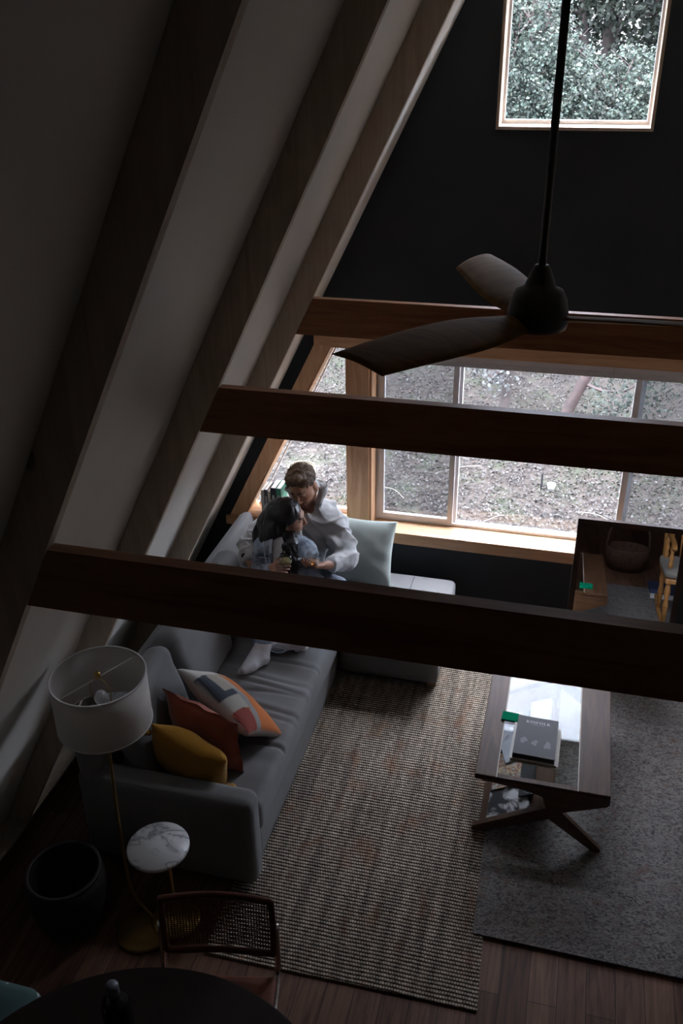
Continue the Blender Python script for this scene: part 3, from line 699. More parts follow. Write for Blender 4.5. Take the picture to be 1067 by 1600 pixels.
# green card, black box with orange letters
bm = B(); Mg = Matrix.Translation((-.103, 3.945, ZT)) @ Matrix.Rotation(math.radians(-3), 4, 'Z'); box(bm, -.045, .045, -.034, .034, .0, .012, Mg); bev(bm, .001)
tag(fin('card_pack', bm, plain('green_card', (.0, .15, .07), .95, var=.06, spec=.05)), 'small bright green pack on the coffee table beside the books', 'card pack')
bm = B(); box(bm, .24, .33, 4.44, 4.51, ZT, ZT+.022); bev(bm, .002); tag(fin('card_pack', bm, bpy.data.materials['green_card']), 'second green pack at the far end of the coffee table seen in the mirror', 'card pack')
# magazines on the sloping shelf under the glass
sl = math.atan2(.186, .357)
def mag(name, u, y, w_, h_, mat, label, lift, rz=0, extra=None):
    o3 = Vector((-.178+u*math.cos(sl), y, .062+u*math.sin(sl)))
    M = Matrix.Translation(o3) @ Matrix.Rotation(-sl, 4, 'Y') @ Matrix.Rotation(rz, 4, 'Z')
    bm = B(); box(bm, 0, w_, 0, h_, lift, lift+.007, M); o = fin(name, bm, mat); tag(o, label, 'magazine')
    return o, M
def photo_mat(name, seed, cols, sc=6):
    m_, t, b = newmat(name); v = coords(t, (1, 1, 1)); n_ = nz(t, v, sc, 3, .5, 2.0+seed*.1)
    r = ramp(t, cols); r.color_ramp.interpolation = 'EASE'; t.links.new(n_, r.inputs[0]); t.links.new(r.outputs[0], b.inputs['Base Color']); b.inputs['Roughness'].default_value = .3; return m_
mag('magazine', .02, 3.50, .24, .30, photo_mat('black_white_photo', 1, [(.42, (.015,.015,.018)), (.5, (.25,.25,.26)), (.56, (.55,.55,.56))], 7), 'magazine with a black and white portrait cover sticking out under the table front', .004, 0)
mag('magazine', .03, 3.72, .22, .28, photo_mat('collage_cover', 2, [(.40, (.45,.43,.38)), (.47, (.10,.13,.12)), (.55, (.35,.10,.06)), (.63, (.5,.45,.3))], 22), 'colourful collage magazine under the glass beside the portrait magazine', .012, .03)
M_map = photo_mat('pale_map_sheet', 3, [(.40, (.24,.24,.29)), (.46, (.36,.37,.43)), (.60, (.42,.43,.50))], 5)
mag('magazine', .0, 4.03, .17, .30, M_map, 'pale printed sheet under the left side of the far glass', .013, .06)
mag('magazine', .215, 4.10, .13, .30, M_map, 'pale printed sheet under the right side of the far glass', .013, 0)
o, Mk = mag('magazine', .176, 4.06, .034, .26, plain('slate_cover', (.04, .05, .075), .4), 'narrow dark booklet with orange lettering lying between the two pale sheets', .0215, 0)
bm = B(); ox = .003
for polys in ([(0, .2, 0, 1), (0, .7, 0, .2)], [(0, .2, 0, .7), (.5, .7, 0, .7), (0, .7, .5, .7), (0, .7, .2, .35)], [(0, .2, 0, .7), (.5, .7, -.3, .7), (0, .7, 0, .18), (0, .7, -.3, -.12), (0, .7, .55, .7)], [(0, .2, 0, .9)], [(0, .2, 0, .7), (0, .7, 0, .18), (0, .7, .52, .7)]):
    for (xa, xb, ya, yb) in polys: box(bm, ox+xa*.008, ox+xb*.008, .155+ya*.022, .155+yb*.022, .0284, .0290, Mk)
    ox += .0065 if len(polys) > 1 else .004
s_ = fin('orange_lettering', bm, plain('orange_print', (.80, .36, .05), .5, var=.02)); s_.parent = o
o, Mq = mag('magazine', .10, 3.90, .25, .19, plain('white_sheet', (.42, .43, .48), .6, var=.03), 'white sheet with pink line drawings lying slanted under the glass behind the books', .021, .30)
bm = B(); rg = random.Random(4)
for i in range(16):
    cx, cy = rg.uniform(.13, .22), rg.uniform(.04, .16); r_ = rg.uniform(.006, .015)
    tube(bm, [Mq @ Vector((cx+r_*math.cos(a*.7), cy+r_*1.3*math.sin(a*.7), .0283)) for a in range(10)], .0009, 5)
s_ = fin('line_drawing', bm, plain('pink_ink', (.50, .20, .26), .6)); s_.parent = o
o, Mm = mag('magazine', .20, 3.62, .085, .30, plain('black_cover', (.012, .012, .014), .35), 'black magazine with pale signature-like writing under the glass front', .022, 0)
bm = B()
for i in range(6):
    y0 = .02+i*.012
    P = [Mm @ Vector((.045+.012*math.sin(i*2.1+k*1.3), y0+.008*math.cos(k*1.7), .0300)) for k in range(5)]
    tube(bm, crv(P, 4), .0011, 6)
s_ = fin('writing', bm, plain('pale_ink', (.6, .6, .62), .6)); s_.parent = o
bm = B(); box(bm, .074, .080, .0, .09, .029, .0297, Mm); s_ = fin('white_stripe', bm, M_paper); s_.parent = o

# ------------------------------------------------------------------ leaning mirror and what it reflects
mb = Vector((.16, 5.00, 0)); th = math.radians(8)
Mm_ = Matrix.Translation(mb) @ Matrix.Rotation(-th, 4, 'X')
M_mirr, t, b = newmat('mirror_glass'); b.inputs['Base Color'].default_value = (.62, .62, .62, 1); b.inputs['Metallic'].default_value = 1; b.inputs['Roughness'].default_value = .015
M_frame = wood('dark_mirror_frame', (.028, .014, .009), (.045, .022, .014), (.065, .034, .02), 'z', .8, .4, False)
mi = empty('standing_mirror', tuple(mb), 'dark-framed upright mirror standing below the right part of the long window', 'mirror')
mw, mh, fw = .665, 1.075, .034
bm = B(); box(bm, fw, mw-fw, .010, .014, fw, mh-fw, Mm_); fin('mirror_glass', bm, M_mirr, mi)
bm = B(); box(bm, 0, fw, 0, .04, 0, mh, Mm_); box(bm, mw-fw, mw, 0, .04, 0, mh, Mm_); box(bm, fw, mw-fw, 0, .04, 0, fw, Mm_); box(bm, fw, mw-fw, 0, .04, mh-fw, mh, Mm_); fin('frame', bm, M_frame, mi)
bm = B(); box(bm, 0.002, mw-.002, .016, .036, .002, mh-.002, Mm_); fin('backing_board', bm, M_frame, mi)
for x in (.10, mw-.14):
    bm = B(); prism(bm, [(5.06, 0.0), (5.28, 0.0), (5.28, .03), (5.11, .30), (5.095, .30)], mb.x+x, mb.x+x+.03, 'x'); fin('rear_foot', bm, M_frame, mi)
# rocking chair beyond the right edge of the view, seen only in the mirror
rc = empty('rocking_chair', (1.13, 3.72, 0), 'honey wood rocking chair with turned arm posts, reflected at the right of the mirror', 'chair')
M_honey = wood('honey_wood', (.26, .11, .03), (.38, .17, .05), (.46, .23, .08), 'y', 1, .35, False)
zf = .0215; n0_ = len(COL.objects)
bm = B(); box(bm, 1.02, 1.54, 3.70, 4.20, .38, .42); bev(bm, .01); fin('seat', bm, M_honey, rc)
rbox('seat_pad', 1.01, 1.55, 3.69, 4.21, .42, .49, .03, fabric('ribbed_pad', (.20, .18, .15)), rc, (8, 8, 4))
for x in (1.05, 1.49):
    bm = B(); tube(bm, crv([(x, 3.55, zf+.075), (x, 3.75, zf+.03), (x, 3.95, zf+.02), (x, 4.15, zf+.03), (x, 4.35, zf+.08)], 6), .018, 10); fin('rocker', bm, M_honey, rc, True)
    for y in (3.76, 4.15):
        bm = B(); tube(bm, [(x, y, .39), (x, y, .30), (x, y, .25), (x, y, .2), (x, y, zf+.03)], [.016, .024, .016, .022, .014], 12); fin('leg', bm, M_honey, rc, True)
    bm = B(); tube(bm, crv([(x, 3.68, .70), (x, 3.85, .69), (x, 4.10, .69), (x, 4.20, .68), (x, 4.235, .655)], 6), .02, 12); fin('arm', bm, M_honey, rc, True)
    for y in (3.80, 4.13):
        bm = B(); tube(bm, [(x, y, .48), (x, y, .52), (x, y, .54), (x, y, .57), (x, y, .60), (x, y, .63), (x, y, .68)], [.012, .02, .012, .022, .012, .019, .012], 12); fin('arm_post', bm, M_honey, rc, True)
    bm = B(); tube(bm, [(x, 3.72, .42), (x, 3.60, 1.05)], .018, 12); fin('back_post', bm, M_honey, rc, True)
bm = B()
for k in range(6): x = 1.10+k*.068; tube(bm, [(x, 3.72, .44), (x, 3.62, .95)], .009, 8)
fin('spindles', bm, M_honey, rc, True)
bm = B(); box(bm, 1.03, 1.51, 3.58, 3.61, .95, 1.07); bev(bm, .01); fin('crest_rail', bm, M_honey, rc)
for ob in [o for o in COL.objects if o.parent == rc]: ob.data.transform(Matrix.Translation((-.15, -.23, 0)))
# basket and books behind
M_wick = plain('brown_wicker', (.10, .05, .03), .8, var=.4, scale=40, bstr=.6, bscale=60)
bk_ = empty('wicker_basket', (.72, 2.22, 0), 'round brown wicker basket with a tall hoop handle, seen in the mirror', 'basket')
bm = B(); lathe(bm, [(0, .0), (.15, .0), (.19, .10), (.20, .22), (.185, .22), (.17, .10), (.14, .015), (0, .015)], (.72, 2.22, 0), 40); fin('body', bm, M_wick, bk_, True)
bm = B(); tube(bm, crv([(.525, 2.22, .2), (.56, 2.22, .40), (.72, 2.22, .52), (.88, 2.22, .40), (.915, 2.22, .2)], 8), .010, 10); fin('handle', bm, M_wick, bk_, True)
for k, (col, lab) in enumerate((((.6, .6, .58), 'white book at the bottom of the floor stack seen in the mirror'), ((.03, .04, .09), 'navy book on top of the floor stack seen in the mirror'))):
    bm = B(); box(bm, .87-.01*k, 1.09-.01*k, 2.90, 3.16, zf+.042*k, zf+.042*k+.04); bev(bm, .002); tag(fin('hardback_book', bm, plain('book_cover_%d' % k, col, .5)), lab, 'book')

# ------------------------------------------------------------------ sill: small lamp and books
sl_ = empty('table_lamp', (-1.745, 5.475, Zs), 'small lamp with a cream drum shade on the window ledge behind the man', 'lamp')
M_cream = plain('cream_shade', (.62, .58, .47), .85, var=.02)
cx, cy = -1.735, 5.465; r0 = .098
bm = B(); lathe(bm, [(r0-.003, .86), (r0, .86), (r0, 1.07), (r0-.003, 1.07)], (cx, cy, 0), 56, close=True); fin('lamp_shade', bm, M_cream, sl_, True)
for z in (.862, 1.068):
    bm = B(); lathe(bm, [(r0-.004, z-.003), (r0+.0015, z-.003), (r0+.0015, z+.003), (r0-.004, z+.003)], (cx, cy, 0), 56, close=True); fin('shade_trim', bm, M_cream, sl_, True)
bm = B(); lathe(bm, [(0, Zs), (.05, Zs), (.055, Zs+.01), (.03, Zs+.03), (.045, Zs+.07), (.05, Zs+.10), (.03, Zs+.14), (.01, Zs+.17), (.008, .90), (0, .90)], (cx, cy, 0), 32); fin('base', bm, plain('ceramic_base', (.55, .53, .48), .3), sl_, True)
bm = B(); lathe(bm, [(0, .90), (.015, .90), (.028, .93), (.028, .95), (.018, .975), (0, .98)], (cx, cy, 0), 20); fin('bulb', bm, bpy.data.materials['frosted_bulb'], sl_, True)
books = [(-2.022, .022, .20, (.42, .43, .42), 'pale grey paperback at the left end of the ledge row', 'book'), (-1.998, .026, .205, (.06, .065, .08), 'dark slate book in the ledge row', 'b'), (-1.970, .016, .195, (.55, .48, .40), 'slim cream book between dark books on the ledge', 'b'), (-1.950, .04, .225, (.018, .02, .024), 'thick black book beside the green one on the ledge', 'b'), (-1.906, .034, .225, (.035, .17, .11), 'green hardback at the right end of the ledge row', 'b')]
for k, (x, w_, h_, col, lab, _) in enumerate(books):
    be = empty('hardback_book', (x+w_/2, 5.46, Zs), lab, 'book', group='books on the window ledge')
    bm = B(); box(bm, x, x+.002, 5.395, 5.535, Zs, Zs+h_); box(bm, x+w_-.002, x+w_, 5.395, 5.535, Zs, Zs+h_); box(bm, x, x+w_, 5.393, 5.396, Zs, Zs+h_); fin('cover', bm, plain('ledge_book_%d' % k, col, .55, var=.05), be)
    bm = B(); box(bm, x+.0025, x+w_-.0025, 5.397, 5.530, Zs+.003, Zs+h_-.003); fin('page_block', bm, M_paper, be)
    bm = B(); box(bm, x+w_*.3, x+w_*.7, 5.3922, 5.393, Zs+h_*.3, Zs+h_*.75); fin('spine_lettering', bm, bpy.data.materials['grey_lettering'], be)

# ------------------------------------------------------------------ cane chair, dining table, bottle, teal seat
ch = empty('cane_chair', (-1.07, 1.98, 0), 'cane-backed tubular chair tucked at the dark round table', 'chair')
M_mah = wood('dark_mahogany', (.055, .016, .008), (.09, .028, .013), (.12, .04, .02), 'x', 1, .35, False)
def cane():
    m_, t, b = newmat('cane_webbing'); o = t.nodes['Material Output']; s_ = t.nodes.new('ShaderNodeSeparateXYZ'); t.links.new(coords(t), s_.inputs[0])
    f1 = math_(t, 'SINE', math_(t, 'MULTIPLY', s_.outputs['X'], 2*PI/.011)); f2 = math_(t, 'SINE', math_(t, 'MULTIPLY', s_.outputs['Z'], 2*PI/.011))
    hole = math_(t, 'MULTIPLY', math_(t, 'GREATER_THAN', f1, -.25), math_(t, 'GREATER_THAN', f2, -.25))
    b.inputs['Base Color'].default_value = (.16, .075, .035, 1); b.inputs['Roughness'].default_value = .6
    tr = t.nodes.new('ShaderNodeBsdfTransparent'); mx = t.nodes.new('ShaderNodeMixShader'); t.links.new(hole, mx.inputs[0]); t.links.new(b.outputs[0], mx.inputs[1]); t.links.new(tr.outputs[0], mx.inputs[2]); t.links.new(mx.outputs[0], o.inputs[0]); return m_
Mch = Matrix.Translation((-1.085, 2.10, 0)) @ Matrix.Rotation(math.radians(12), 4, 'Z')
def P(x, y, z): return Mch @ Vector((x, y, z))
bm = B(); lp = [(-.215, .04, .57), (-.215, .055, .80), (-.19, .06, .83), (0, .075, .838), (.19, .06, .83), (.215, .055, .80), (.215, .04, .57), (.19, .035, .555), (0, .05, .55), (-.19, .035, .555), (-.215, .04, .57)]
q_ = crv([P(*p) for p in lp], 6); tube(bm, q_, .0135, 12, False); bmesh.ops.remove_doubles(bm, verts=bm.verts, dist=.0005); fin('back_frame', bm, M_mah, ch, True)
bm = B(); N = 12; G = [[bm.verts.new(P(-.205+.41*i/N, .045+.018*(1-((2*i/N)-1)**2)+.02*j/6, .56+.265*j/6)) for j in range(7)] for i in range(N+1)]
for i in range(N):
    for j in range(6): bm.faces.new((G[i][j], G[i+1][j], G[i+1][j+1], G[i][j+1]))
fin('cane_back', bm, cane(), ch, True)
bm = B(); box(bm, -.225, .225, -.42, .0, .435, .465, Mch); bev(bm, .012, 3); fin('seat', bm, plain('rust_seat', (.20, .06, .03), .6), ch)
for s in (-1, 1):
    bm = B(); tube(bm, crv([P(s*.228, .055, .70), P(s*.23, .04, .52), P(s*.23, .0, .44), P(s*.23, -.2, .425), P(s*.23, -.38, .42), P(s*.23, -.42, .38), P(s*.23, -.43, .1), P(s*.23, -.40, .0125), P(s*.23, -.1, .0125), P(s*.23, .06, .0125)], 6), .0125, 12); fin('tubular_frame', bm, M_chrome, ch, True)
bm = B(); tube(bm, [P(-.23, .06, .0125), P(.23, .06, .0125)], .0125, 12); fin('floor_bar', bm, M_chrome, ch, True)

dt = empty('dining_table', (-1.057, 1.187, 0), 'dark round dining table in the near left corner of the view', 'table')
M_dt = plain('dark_table_wood', (.016, .009, .006), .75, var=.2, spec=.15)
bm = B(); lathe(bm, [(0, .722), (.70, .722), (.724, .73), (.729, .742), (.72, .75), (0, .75)], (-1.057, 1.187, 0), 96); fin('tabletop', bm, M_dt, dt, True)
bm = B(); lathe(bm, [(0, 0), (.30, 0), (.30, .02), (.08, .06), (.05, .15), (.05, .60), (.12, .722), (0, .722)], (-1.057, 1.187, 0), 48); fin('pedestal', bm, M_dt, dt, True)
bo = empty('dark_bottle', (-1.30, 1.60, .75), 'black bottle with a grey cap standing on the dark round table', 'bottle')
M_bot = plain('black_bottle_glass', (.006, .007, .008), .12, spec=.6)
bm = B(); lathe(bm, [(0, 0), (.045, 0), (.05, .01), (.05, .13), (.042, .16), (.022, .19), (.018, .20), (0, .20)], (-1.25, 1.645, .75), 40); fin('body', bm, M_bot, bo, True)
bm = B(); lathe(bm, [(0, .195), (.021, .195), (.022, .235), (.019, .243), (0, .245)], (-1.25, 1.645, .75), 32); fin('cap', bm, plain('grey_cap', (.13, .14, .15), .4), bo, True)
bm = B(); lathe(bm, [(0, 0), (.03, 0), (.036, .06), (.036, .09), (.033, .09), (.033, .06), (.028, .004), (0, .004)], (-.90, 1.60, .75), 32); tag(fin('dark_cup', bm, M_bot, None, True), 'small dark cup on the near edge of the round table', 'cup')
# dotted teal seat
tc2 = empty('dotted_armchair', (-1.95, 1.50, 0), 'teal armchair with white dots at the lower left corner', 'armchair')
M_teal, t, b = newmat('teal_dotted'); vo = t.nodes.new('ShaderNodeTexVoronoi'); vo.inputs['Scale'].default_value = 22; vo.inputs['Randomness'].default_value = .25; t.links.new(coords(t), vo.inputs['Vector'])
r = ramp(t, [(.16, (.42, .45, .42)), (.22, (.055, .105, .10))]); t.links.new(vo.outputs['Distance'], r.inputs[0]); t.links.new(r.outputs[0], b.inputs['Base Color']); b.inputs['Roughness'].default_value = .9
rbox('seat', -2.12, -1.66, 1.32, 1.80, .30, .62, .05, M_teal, tc2, (10, 10, 6))
rbox('base', -2.10, -1.70, 1.34, 1.78, .10, .30, .02, M_dt, tc2, (4, 4, 2))
for x, y in ((-2.06, 1.38), (-1.74, 1.38), (-2.06, 1.74), (-1.74, 1.74)):
    bm = B(); tube(bm, [(x, y, .11), (x, y, 0)], [.02, .014], 10); fin('leg', bm, M_dt, tc2, True)
# dark woven basket by the wall
db = empty('floor_basket', (-2.03, 2.50, 0), 'dark round woven basket on the floor in the shadow left of the floor lamp', 'basket')
M_dw = plain('dark_wicker', (.012, .008, .006), .8, var=.5, scale=30, bstr=.8, bscale=70)
bm = B(); lathe(bm, [(0, 0), (.14, 0), (.175, .12), (.185, .26), (.17, .33), (.16, .33), (.17, .26), (.16, .12), (.13, .015), (0, .015)], (-2.03, 2.50, 0), 48); fin('body', bm, M_dw, db, True)
bm = B(); lathe(bm, [(.158, .325), (.173, .325), (.173, .338), (.158, .338)], (-2.03, 2.50, 0), 48, close=True); fin('rim', bm, plain('basket_rim', (.025, .02, .016), .7), db, True)
# blanket / papers edge at bottom-left
bm = B(); box(bm, -1.60, -1.46, 1.42, 1.50, .7505, .7530, Matrix.Translation((0, 0, 0))); tag(fin('paper_sheet', bm, M_paper), 'sheet of pale paper on the near left edge of the round table', 'paper')

# ------------------------------------------------------------------ people: smooth implicit surfaces -> one mesh per body / garment
class SDF:
    def __init__(s, lo, hi, h):
        s.lo = np.array(lo, float); s.h = h; s.n = np.ceil((np.array(hi)-s.lo)/h).astype(int)+1
        s.V = np.full(tuple(s.n), .08, np.float32)
    def _reg(s, lo, hi):
        a = np.maximum(0, np.floor((lo-s.lo)/s.h).astype(int)); b = np.minimum(s.n, np.ceil((hi-s.lo)/s.h).astype(int)+1)
        if (b <= a).any(): return None, None
        ax = [s.lo[i]+s.h*np.arange(a[i], b[i]) for i in range(3)]; G = np.meshgrid(*ax, indexing='ij')
        return tuple(slice(a[i], b[i]) for i in range(3)), np.stack(G, -1)
    def _blend(s, sl, d, k, sub=False):
        A = s.V[sl]; d = d.astype(np.float32)
        if sub: d = -d; h = np.clip(.5-.5*(d-A)/k*-1, 0, 1); h = np.clip(.5+.5*(d-A)/k, 0, 1); s.V[sl] = A*(1-h)+d*h+k*h*(1-h)
        else: h = np.clip(.5+.5*(d-A)/k, 0, 1); s.V[sl] = d*(1-h)+A*h-k*h*(1-h)
    def cone(s, a, b, ra, rb, k=.02, sub=False):
        a = np.array(a, float); b = np.array(b, float); m_ = max(ra, rb)+k+.07
        sl, P = s._reg(np.minimum(a, b)-m_, np.maximum(a, b)+m_)
        if sl is None: return
        ba = b-a; L = max(ba @ ba, 1e-9); t = np.clip(((P-a) @ ba)/L, 0, 1)
        s._blend(sl, np.linalg.norm(P-a-t[..., None]*ba, axis=-1)-(ra+(rb-ra)*t), k, sub)
    def ell(s, c, r, k=.02, M=None, sub=False):
        c = np.array(c, float); r = np.array(r, float); m_ = r.max()+k+.07
        sl, P = s._reg(c-m_, c+m_)
        if sl is None: return
        Q = P-c
        if M is not None: Q = Q @ np.array(M)     # columns of M are the local axes
        k0 = np.linalg.norm(Q/r, axis=-1); k1 = np.linalg.norm(Q/(r*r), axis=-1)+1e-9
        s._blend(sl, k0*(k0-1)/k1, k, sub)
    def chain(s, pts, rs, k=.02):
        for i in range(len(pts)-1): s.cone(pts[i], pts[i+1], rs[i], rs[i+1], k)
    def mesh(s):
        V = s.V; ins = V < 0; n = V.shape
        cells = np.zeros((n[0]-1, n[1]-1, n[2]-1), np.int8); off = [(i, j, k) for i in (0, 1) for j in (0, 1) for k in (0, 1)]
        for o in off: cells += ins[o[0]:n[0]-1+o[0], o[1]:n[1]-1+o[1], o[2]:n[2]-1+o[2]]
        act = (cells > 0) & (cells < 8); I = np.argwhere(act); vid = np.full(act.shape, -1, np.int64); vid[act] = np.arange(len(I))
        acc = np.zeros((len(I), 3)); cnt = np.zeros(len(I))
        cv = {o: V[I[:, 0]+o[0], I[:, 1]+o[1], I[:, 2]+o[2]] for o in off}
        for a in off:
            for ax in range(3):
                if a[ax]: continue
                b = list(a); b[ax] = 1; b = tuple(b); va, vb = cv[a], cv[b]; m_ = (va < 0) != (vb < 0)
                t = va[m_]/(va[m_]-vb[m_]); p = np.tile(np.array(a, float), (m_.sum(), 1)); p[:, ax] = t; acc[m_] += p; cnt[m_] += 1
        verts = s.lo+s.h*(I+acc/cnt[:, None]); F = []
        for ax in range(3):
            u, v = (ax+1) % 3, (ax+2) % 3
            sa = [slice(None)]*3; sb = [slice(None)]*3; sa[ax] = slice(0, -1); sb[ax] = slice(1, None)
            A, Bq = ins[tuple(sa)], ins[tuple(sb)]; E_ = np.argwhere(A != Bq)
            ok = (E_[:, u] > 0) & (E_[:, v] > 0) & (E_[:, u] < n[u]-1) & (E_[:, v] < n[v]-1); E_ = E_[ok]
            fl = A[E_[:, 0], E_[:, 1], E_[:, 2]]
            def g(du, dv):
                q = E_.copy(); q[:, u] -= du; q[:, v] -= dv; return vid[q[:, 0], q[:, 1], q[:, 2]]
            Q = np.stack([g(1, 1), g(0, 1), g(0, 0), g(1, 0)], 1); Q[~fl] = Q[~fl][:, ::-1]; F.append(Q)
        return verts, np.concatenate(F)
def sdf_obj(name, S, mat, parent=None, disp=None, smooth=2):
    V, Fc = S.mesh()
    # light laplacian smoothing
    e = np.concatenate([Fc[:, [0, 1]], Fc[:, [1, 2]], Fc[:, [2, 3]], Fc[:, [3, 0]]])
    for _ in range(smooth):
        acc = np.zeros_like(V); c = np.zeros(len(V)); np.add.at(acc, e[:, 0], V[e[:, 1]]); np.add.at(acc, e[:, 1], V[e[:, 0]]); np.add.at(c, e[:, 0], 1); np.add.at(c, e[:, 1], 1)
        V = V*.5+.5*acc/np.maximum(c, 1)[:, None]
    if disp is not None:
        n_ = np.zeros_like(V); fn = np.cross(V[Fc[:, 2]]-V[Fc[:, 0]], V[Fc[:, 3]]-V[Fc[:, 1]])
        for i in range(4): np.add.at(n_, Fc[:, i], fn)
        n_ /= np.linalg.norm(n_, axis=1, keepdims=True)+1e-12
        V = V+n_*np.array([disp(Vector(p)) for p in V])[:, None]
    return fast_mesh(name, V, Fc, mat, parent, True)
A3 = lambda *p: np.array(p, float)
def rotframe(fwd, up):
    f = np.array(fwd, float); f /= np.linalg.norm(f); u = np.array(up, float); u -= f*(u @ f); u /= np.linalg.norm(u); r = np.cross(f, u)
    return np.column_stack([r, f, u])          # local x right, y forward, z up
def head(S, c, R, s, female=False):
    T = lambda x, y, z: c+R @ (A3(x, y, z)*s)
    S.ell(T(0, -.012, .03), A3(.076, .097, .090)*s, .01, R); S.ell(T(0, .03, -.02), A3(.066, .066, .085)*s, .02, R)
    S.ell(T(0, .045, -.062), A3(.050 if not female else .046, .045, .045)*s, .02, R)
    S.cone(T(-.012, .076, -.098), T(.012, .076, -.098), .019*s, .019*s, .015)
    S.cone(T(-.03, .083, .028), T(.03, .083, .028), .012*s, .012*s, .012)
    for q in (-1, 1):
        S.cone(T(q*.047, .045, -.03), T(q*.035, .07, -.035), .022*s, .020*s, .018)
        S.ell(T(q*.031, .093, .006), A3(.015, .010, .010)*s, .010, R, True)
        S.ell(T(q*.031, .080, .006), A3(.0145, .012, .011)*s, .003, R)
        S.ell(T(q*.077, -.008, -.005), A3(.008, .019, .031)*s, .004, R); S.cone(T(q*.05, .04, -.07), T(q*.066, -.005, -.04), .016*s, .018*s, .02)
        S.ell(T(q*.011, .103, -.036), A3(.008, .010, .007)*s, .004, R)
    S.cone(T(0, .092, .018), T(0, .112, -.028), .007*s, .0115*s, .006)
    S.cone(T(-.019, .089, -.062), T(.019, .089, -.062), .0055*s, .0055*s, .005); S.cone(T(-.016, .088, -.071), T(.016, .088, -.071), .0065*s, .0065*s, .005)
def head_tint(P, c, R, s, base, male):
    Q = (P-c) @ R/s; col = np.tile(base, (len(P), 1)); x, y, z = Q.T; hd = np.linalg.norm(Q, axis=1) < .17
    def mixin(m_, c2, a): col[m_] = col[m_]*(1-a)+np.array(c2)*a
    lips = hd & (y > .07) & (abs(x) < .024) & (z < -.056) & (z > -.078); mixin(lips, (.30, .10, .085), .6)
    if male: beard = hd & (y > .0) & ((z < -.05) | ((z < -.045) & (abs(x) > .02))) & ~lips; mixin(beard, (.08, .045, .03), .45)
    brow = hd & (y > .07) & (abs(z-.030-.004*np.cos(x*60)) < .0055) & (abs(x) > .012) & (abs(x) < .05); mixin(brow, (.03, .018, .012), .85)
    lash = hd & (y > .07) & (abs(z-.001) < .0028) & (abs(abs(x)-.031) < .016); mixin(lash, (.02, .012, .01), .8)
    cheek = hd & (y > .04) & (abs(abs(x)-.042) < .018) & (abs(z+.03) < .02); mixin(cheek, (.42, .17, .12), .3)
    return col
def hand(S, w, d, back, s=1.0, curl=(.5, .55, .6, .65), thumb=.5, side=1, spread=.06, nails=None):
    """w wrist, d direction of the fingers, back = normal of the back of the hand, side: thumb on +x (1) or -x (-1)"""
    d = np.array(d, float); d /= np.linalg.norm(d); b = np.array(back, float); b -= d*(b @ d); b /= np.linalg.norm(b); x = np.cross(d, b)*side
    T = lambda X, Y, Z: w+(x*X+d*Y+b*Z)*s
    S.cone(T(0, -.03, 0), T(0, .01, 0), .023*s, .022*s, .012)
    for X in (-.028, -.010, .009, .026): S.cone(T(X*.55, .015, 0), T(X, .082, .002), .015*s, .0125*s, .010)
    S.cone(T(.012, .02, -.006), T(.034, .045, -.008), .018*s, .015*s, .012)
    lens = [(.034, .021, .018), (.042, .027, .020), (.046, .029, .021), (.042, .025, .020)]
    for i, X in enumerate((-.030, -.011, .009, .028)):
        p = T(X, .086, .002); a = -.15; r = .0088 if i else .0078; c_ = curl[i]
        for k, L in enumerate(lens[i]):
            a += c_*(1.0 if k == 0 else 1.15 if k == 1 else .8); q = p+(d*math.cos(a)*L-b*math.sin(a)*L+x*X*spread*L*8)*s
            S.cone(p, q, (r-.0006*k)*s, (r-.0006*(k+1))*s, .003); p = q
    p = T(.032, .040, -.008); dirs = [(.75, .65, -.25), (.45, .8, -.25-.5*thumb), (.1, .85, -.3-.7*thumb)]
    for k, (L, v_) in enumerate(zip((.034, .030, .024), dirs)):
        v_ = np.array(v_); v_ /= np.linalg.norm(v_); q = p+(x*v_[0]+d*v_[1]+b*v_[2])*L*s; S.cone(p, q, (.0115-.001*k)*s, (.0105-.001*k)*s, .005); p = q
def foot(S, an, heel, toe, s=1.0, k=.02, grow=0):
    an, heel, toe = A3(*an), A3(*heel), A3(*toe); d = (toe-heel); L = np.linalg.norm(d); d /= L; up = an-heel; up -= d*(up @ d); up /= np.linalg.norm(up); sd = np.cross(d, up)
    S.cone(an+up*.05, an, .038+grow, .038+grow, k); S.cone(an, heel+up*.030+d*.02, .036+grow, .030+grow, k)
    S.cone(an+d*.03-up*.01, heel+d*L*.70+up*.03, .036+grow, .027+grow, k); S.cone(heel+up*.026+d*.03, heel+d*L*.66+up*.020, .028+grow, .024+grow, k)
    for q in (-1, 1): S.cone(heel+d*L*.55+sd*q*.016+up*.022, heel+d*(L*.86+.012*q*0)+sd*q*.020+up*.018, .024+grow, .017+grow, k)
    S.cone(heel+d*L*.9+sd*.018+up*.016, heel+d*(L-.014)+sd*.016+up*.015, .016+grow, .014+grow, .012)

def foldfn(seed, amp, sc=(7, 7, 7), dirs=((1, .5, .8), (-.6, .9, 1.1))):
    o3 = Vector((seed*3.7, seed*1.9, seed))
    def f(p):
        w_ = noise.noise(Vector((p.x*4, p.y*4, p.z*4))+o3)
        a = 0
        for k, d in enumerate(dirs):
            q = (p.x*d[0]+p.y*d[1]+p.z*d[2])*sc[k % 3]*2+w_*3.2+k*1.7; r = 1-abs(math.sin(q)); m_ = max(0, noise.noise(Vector((p.x*6, p.y*6, p.z*6+k*5))+o3)+.25)
            a += (r**2)*m_
        return amp*(a*1.3-.25)+amp*.35*noise.noise(Vector((p.x*22, p.y*22, p.z*22)))
    return f

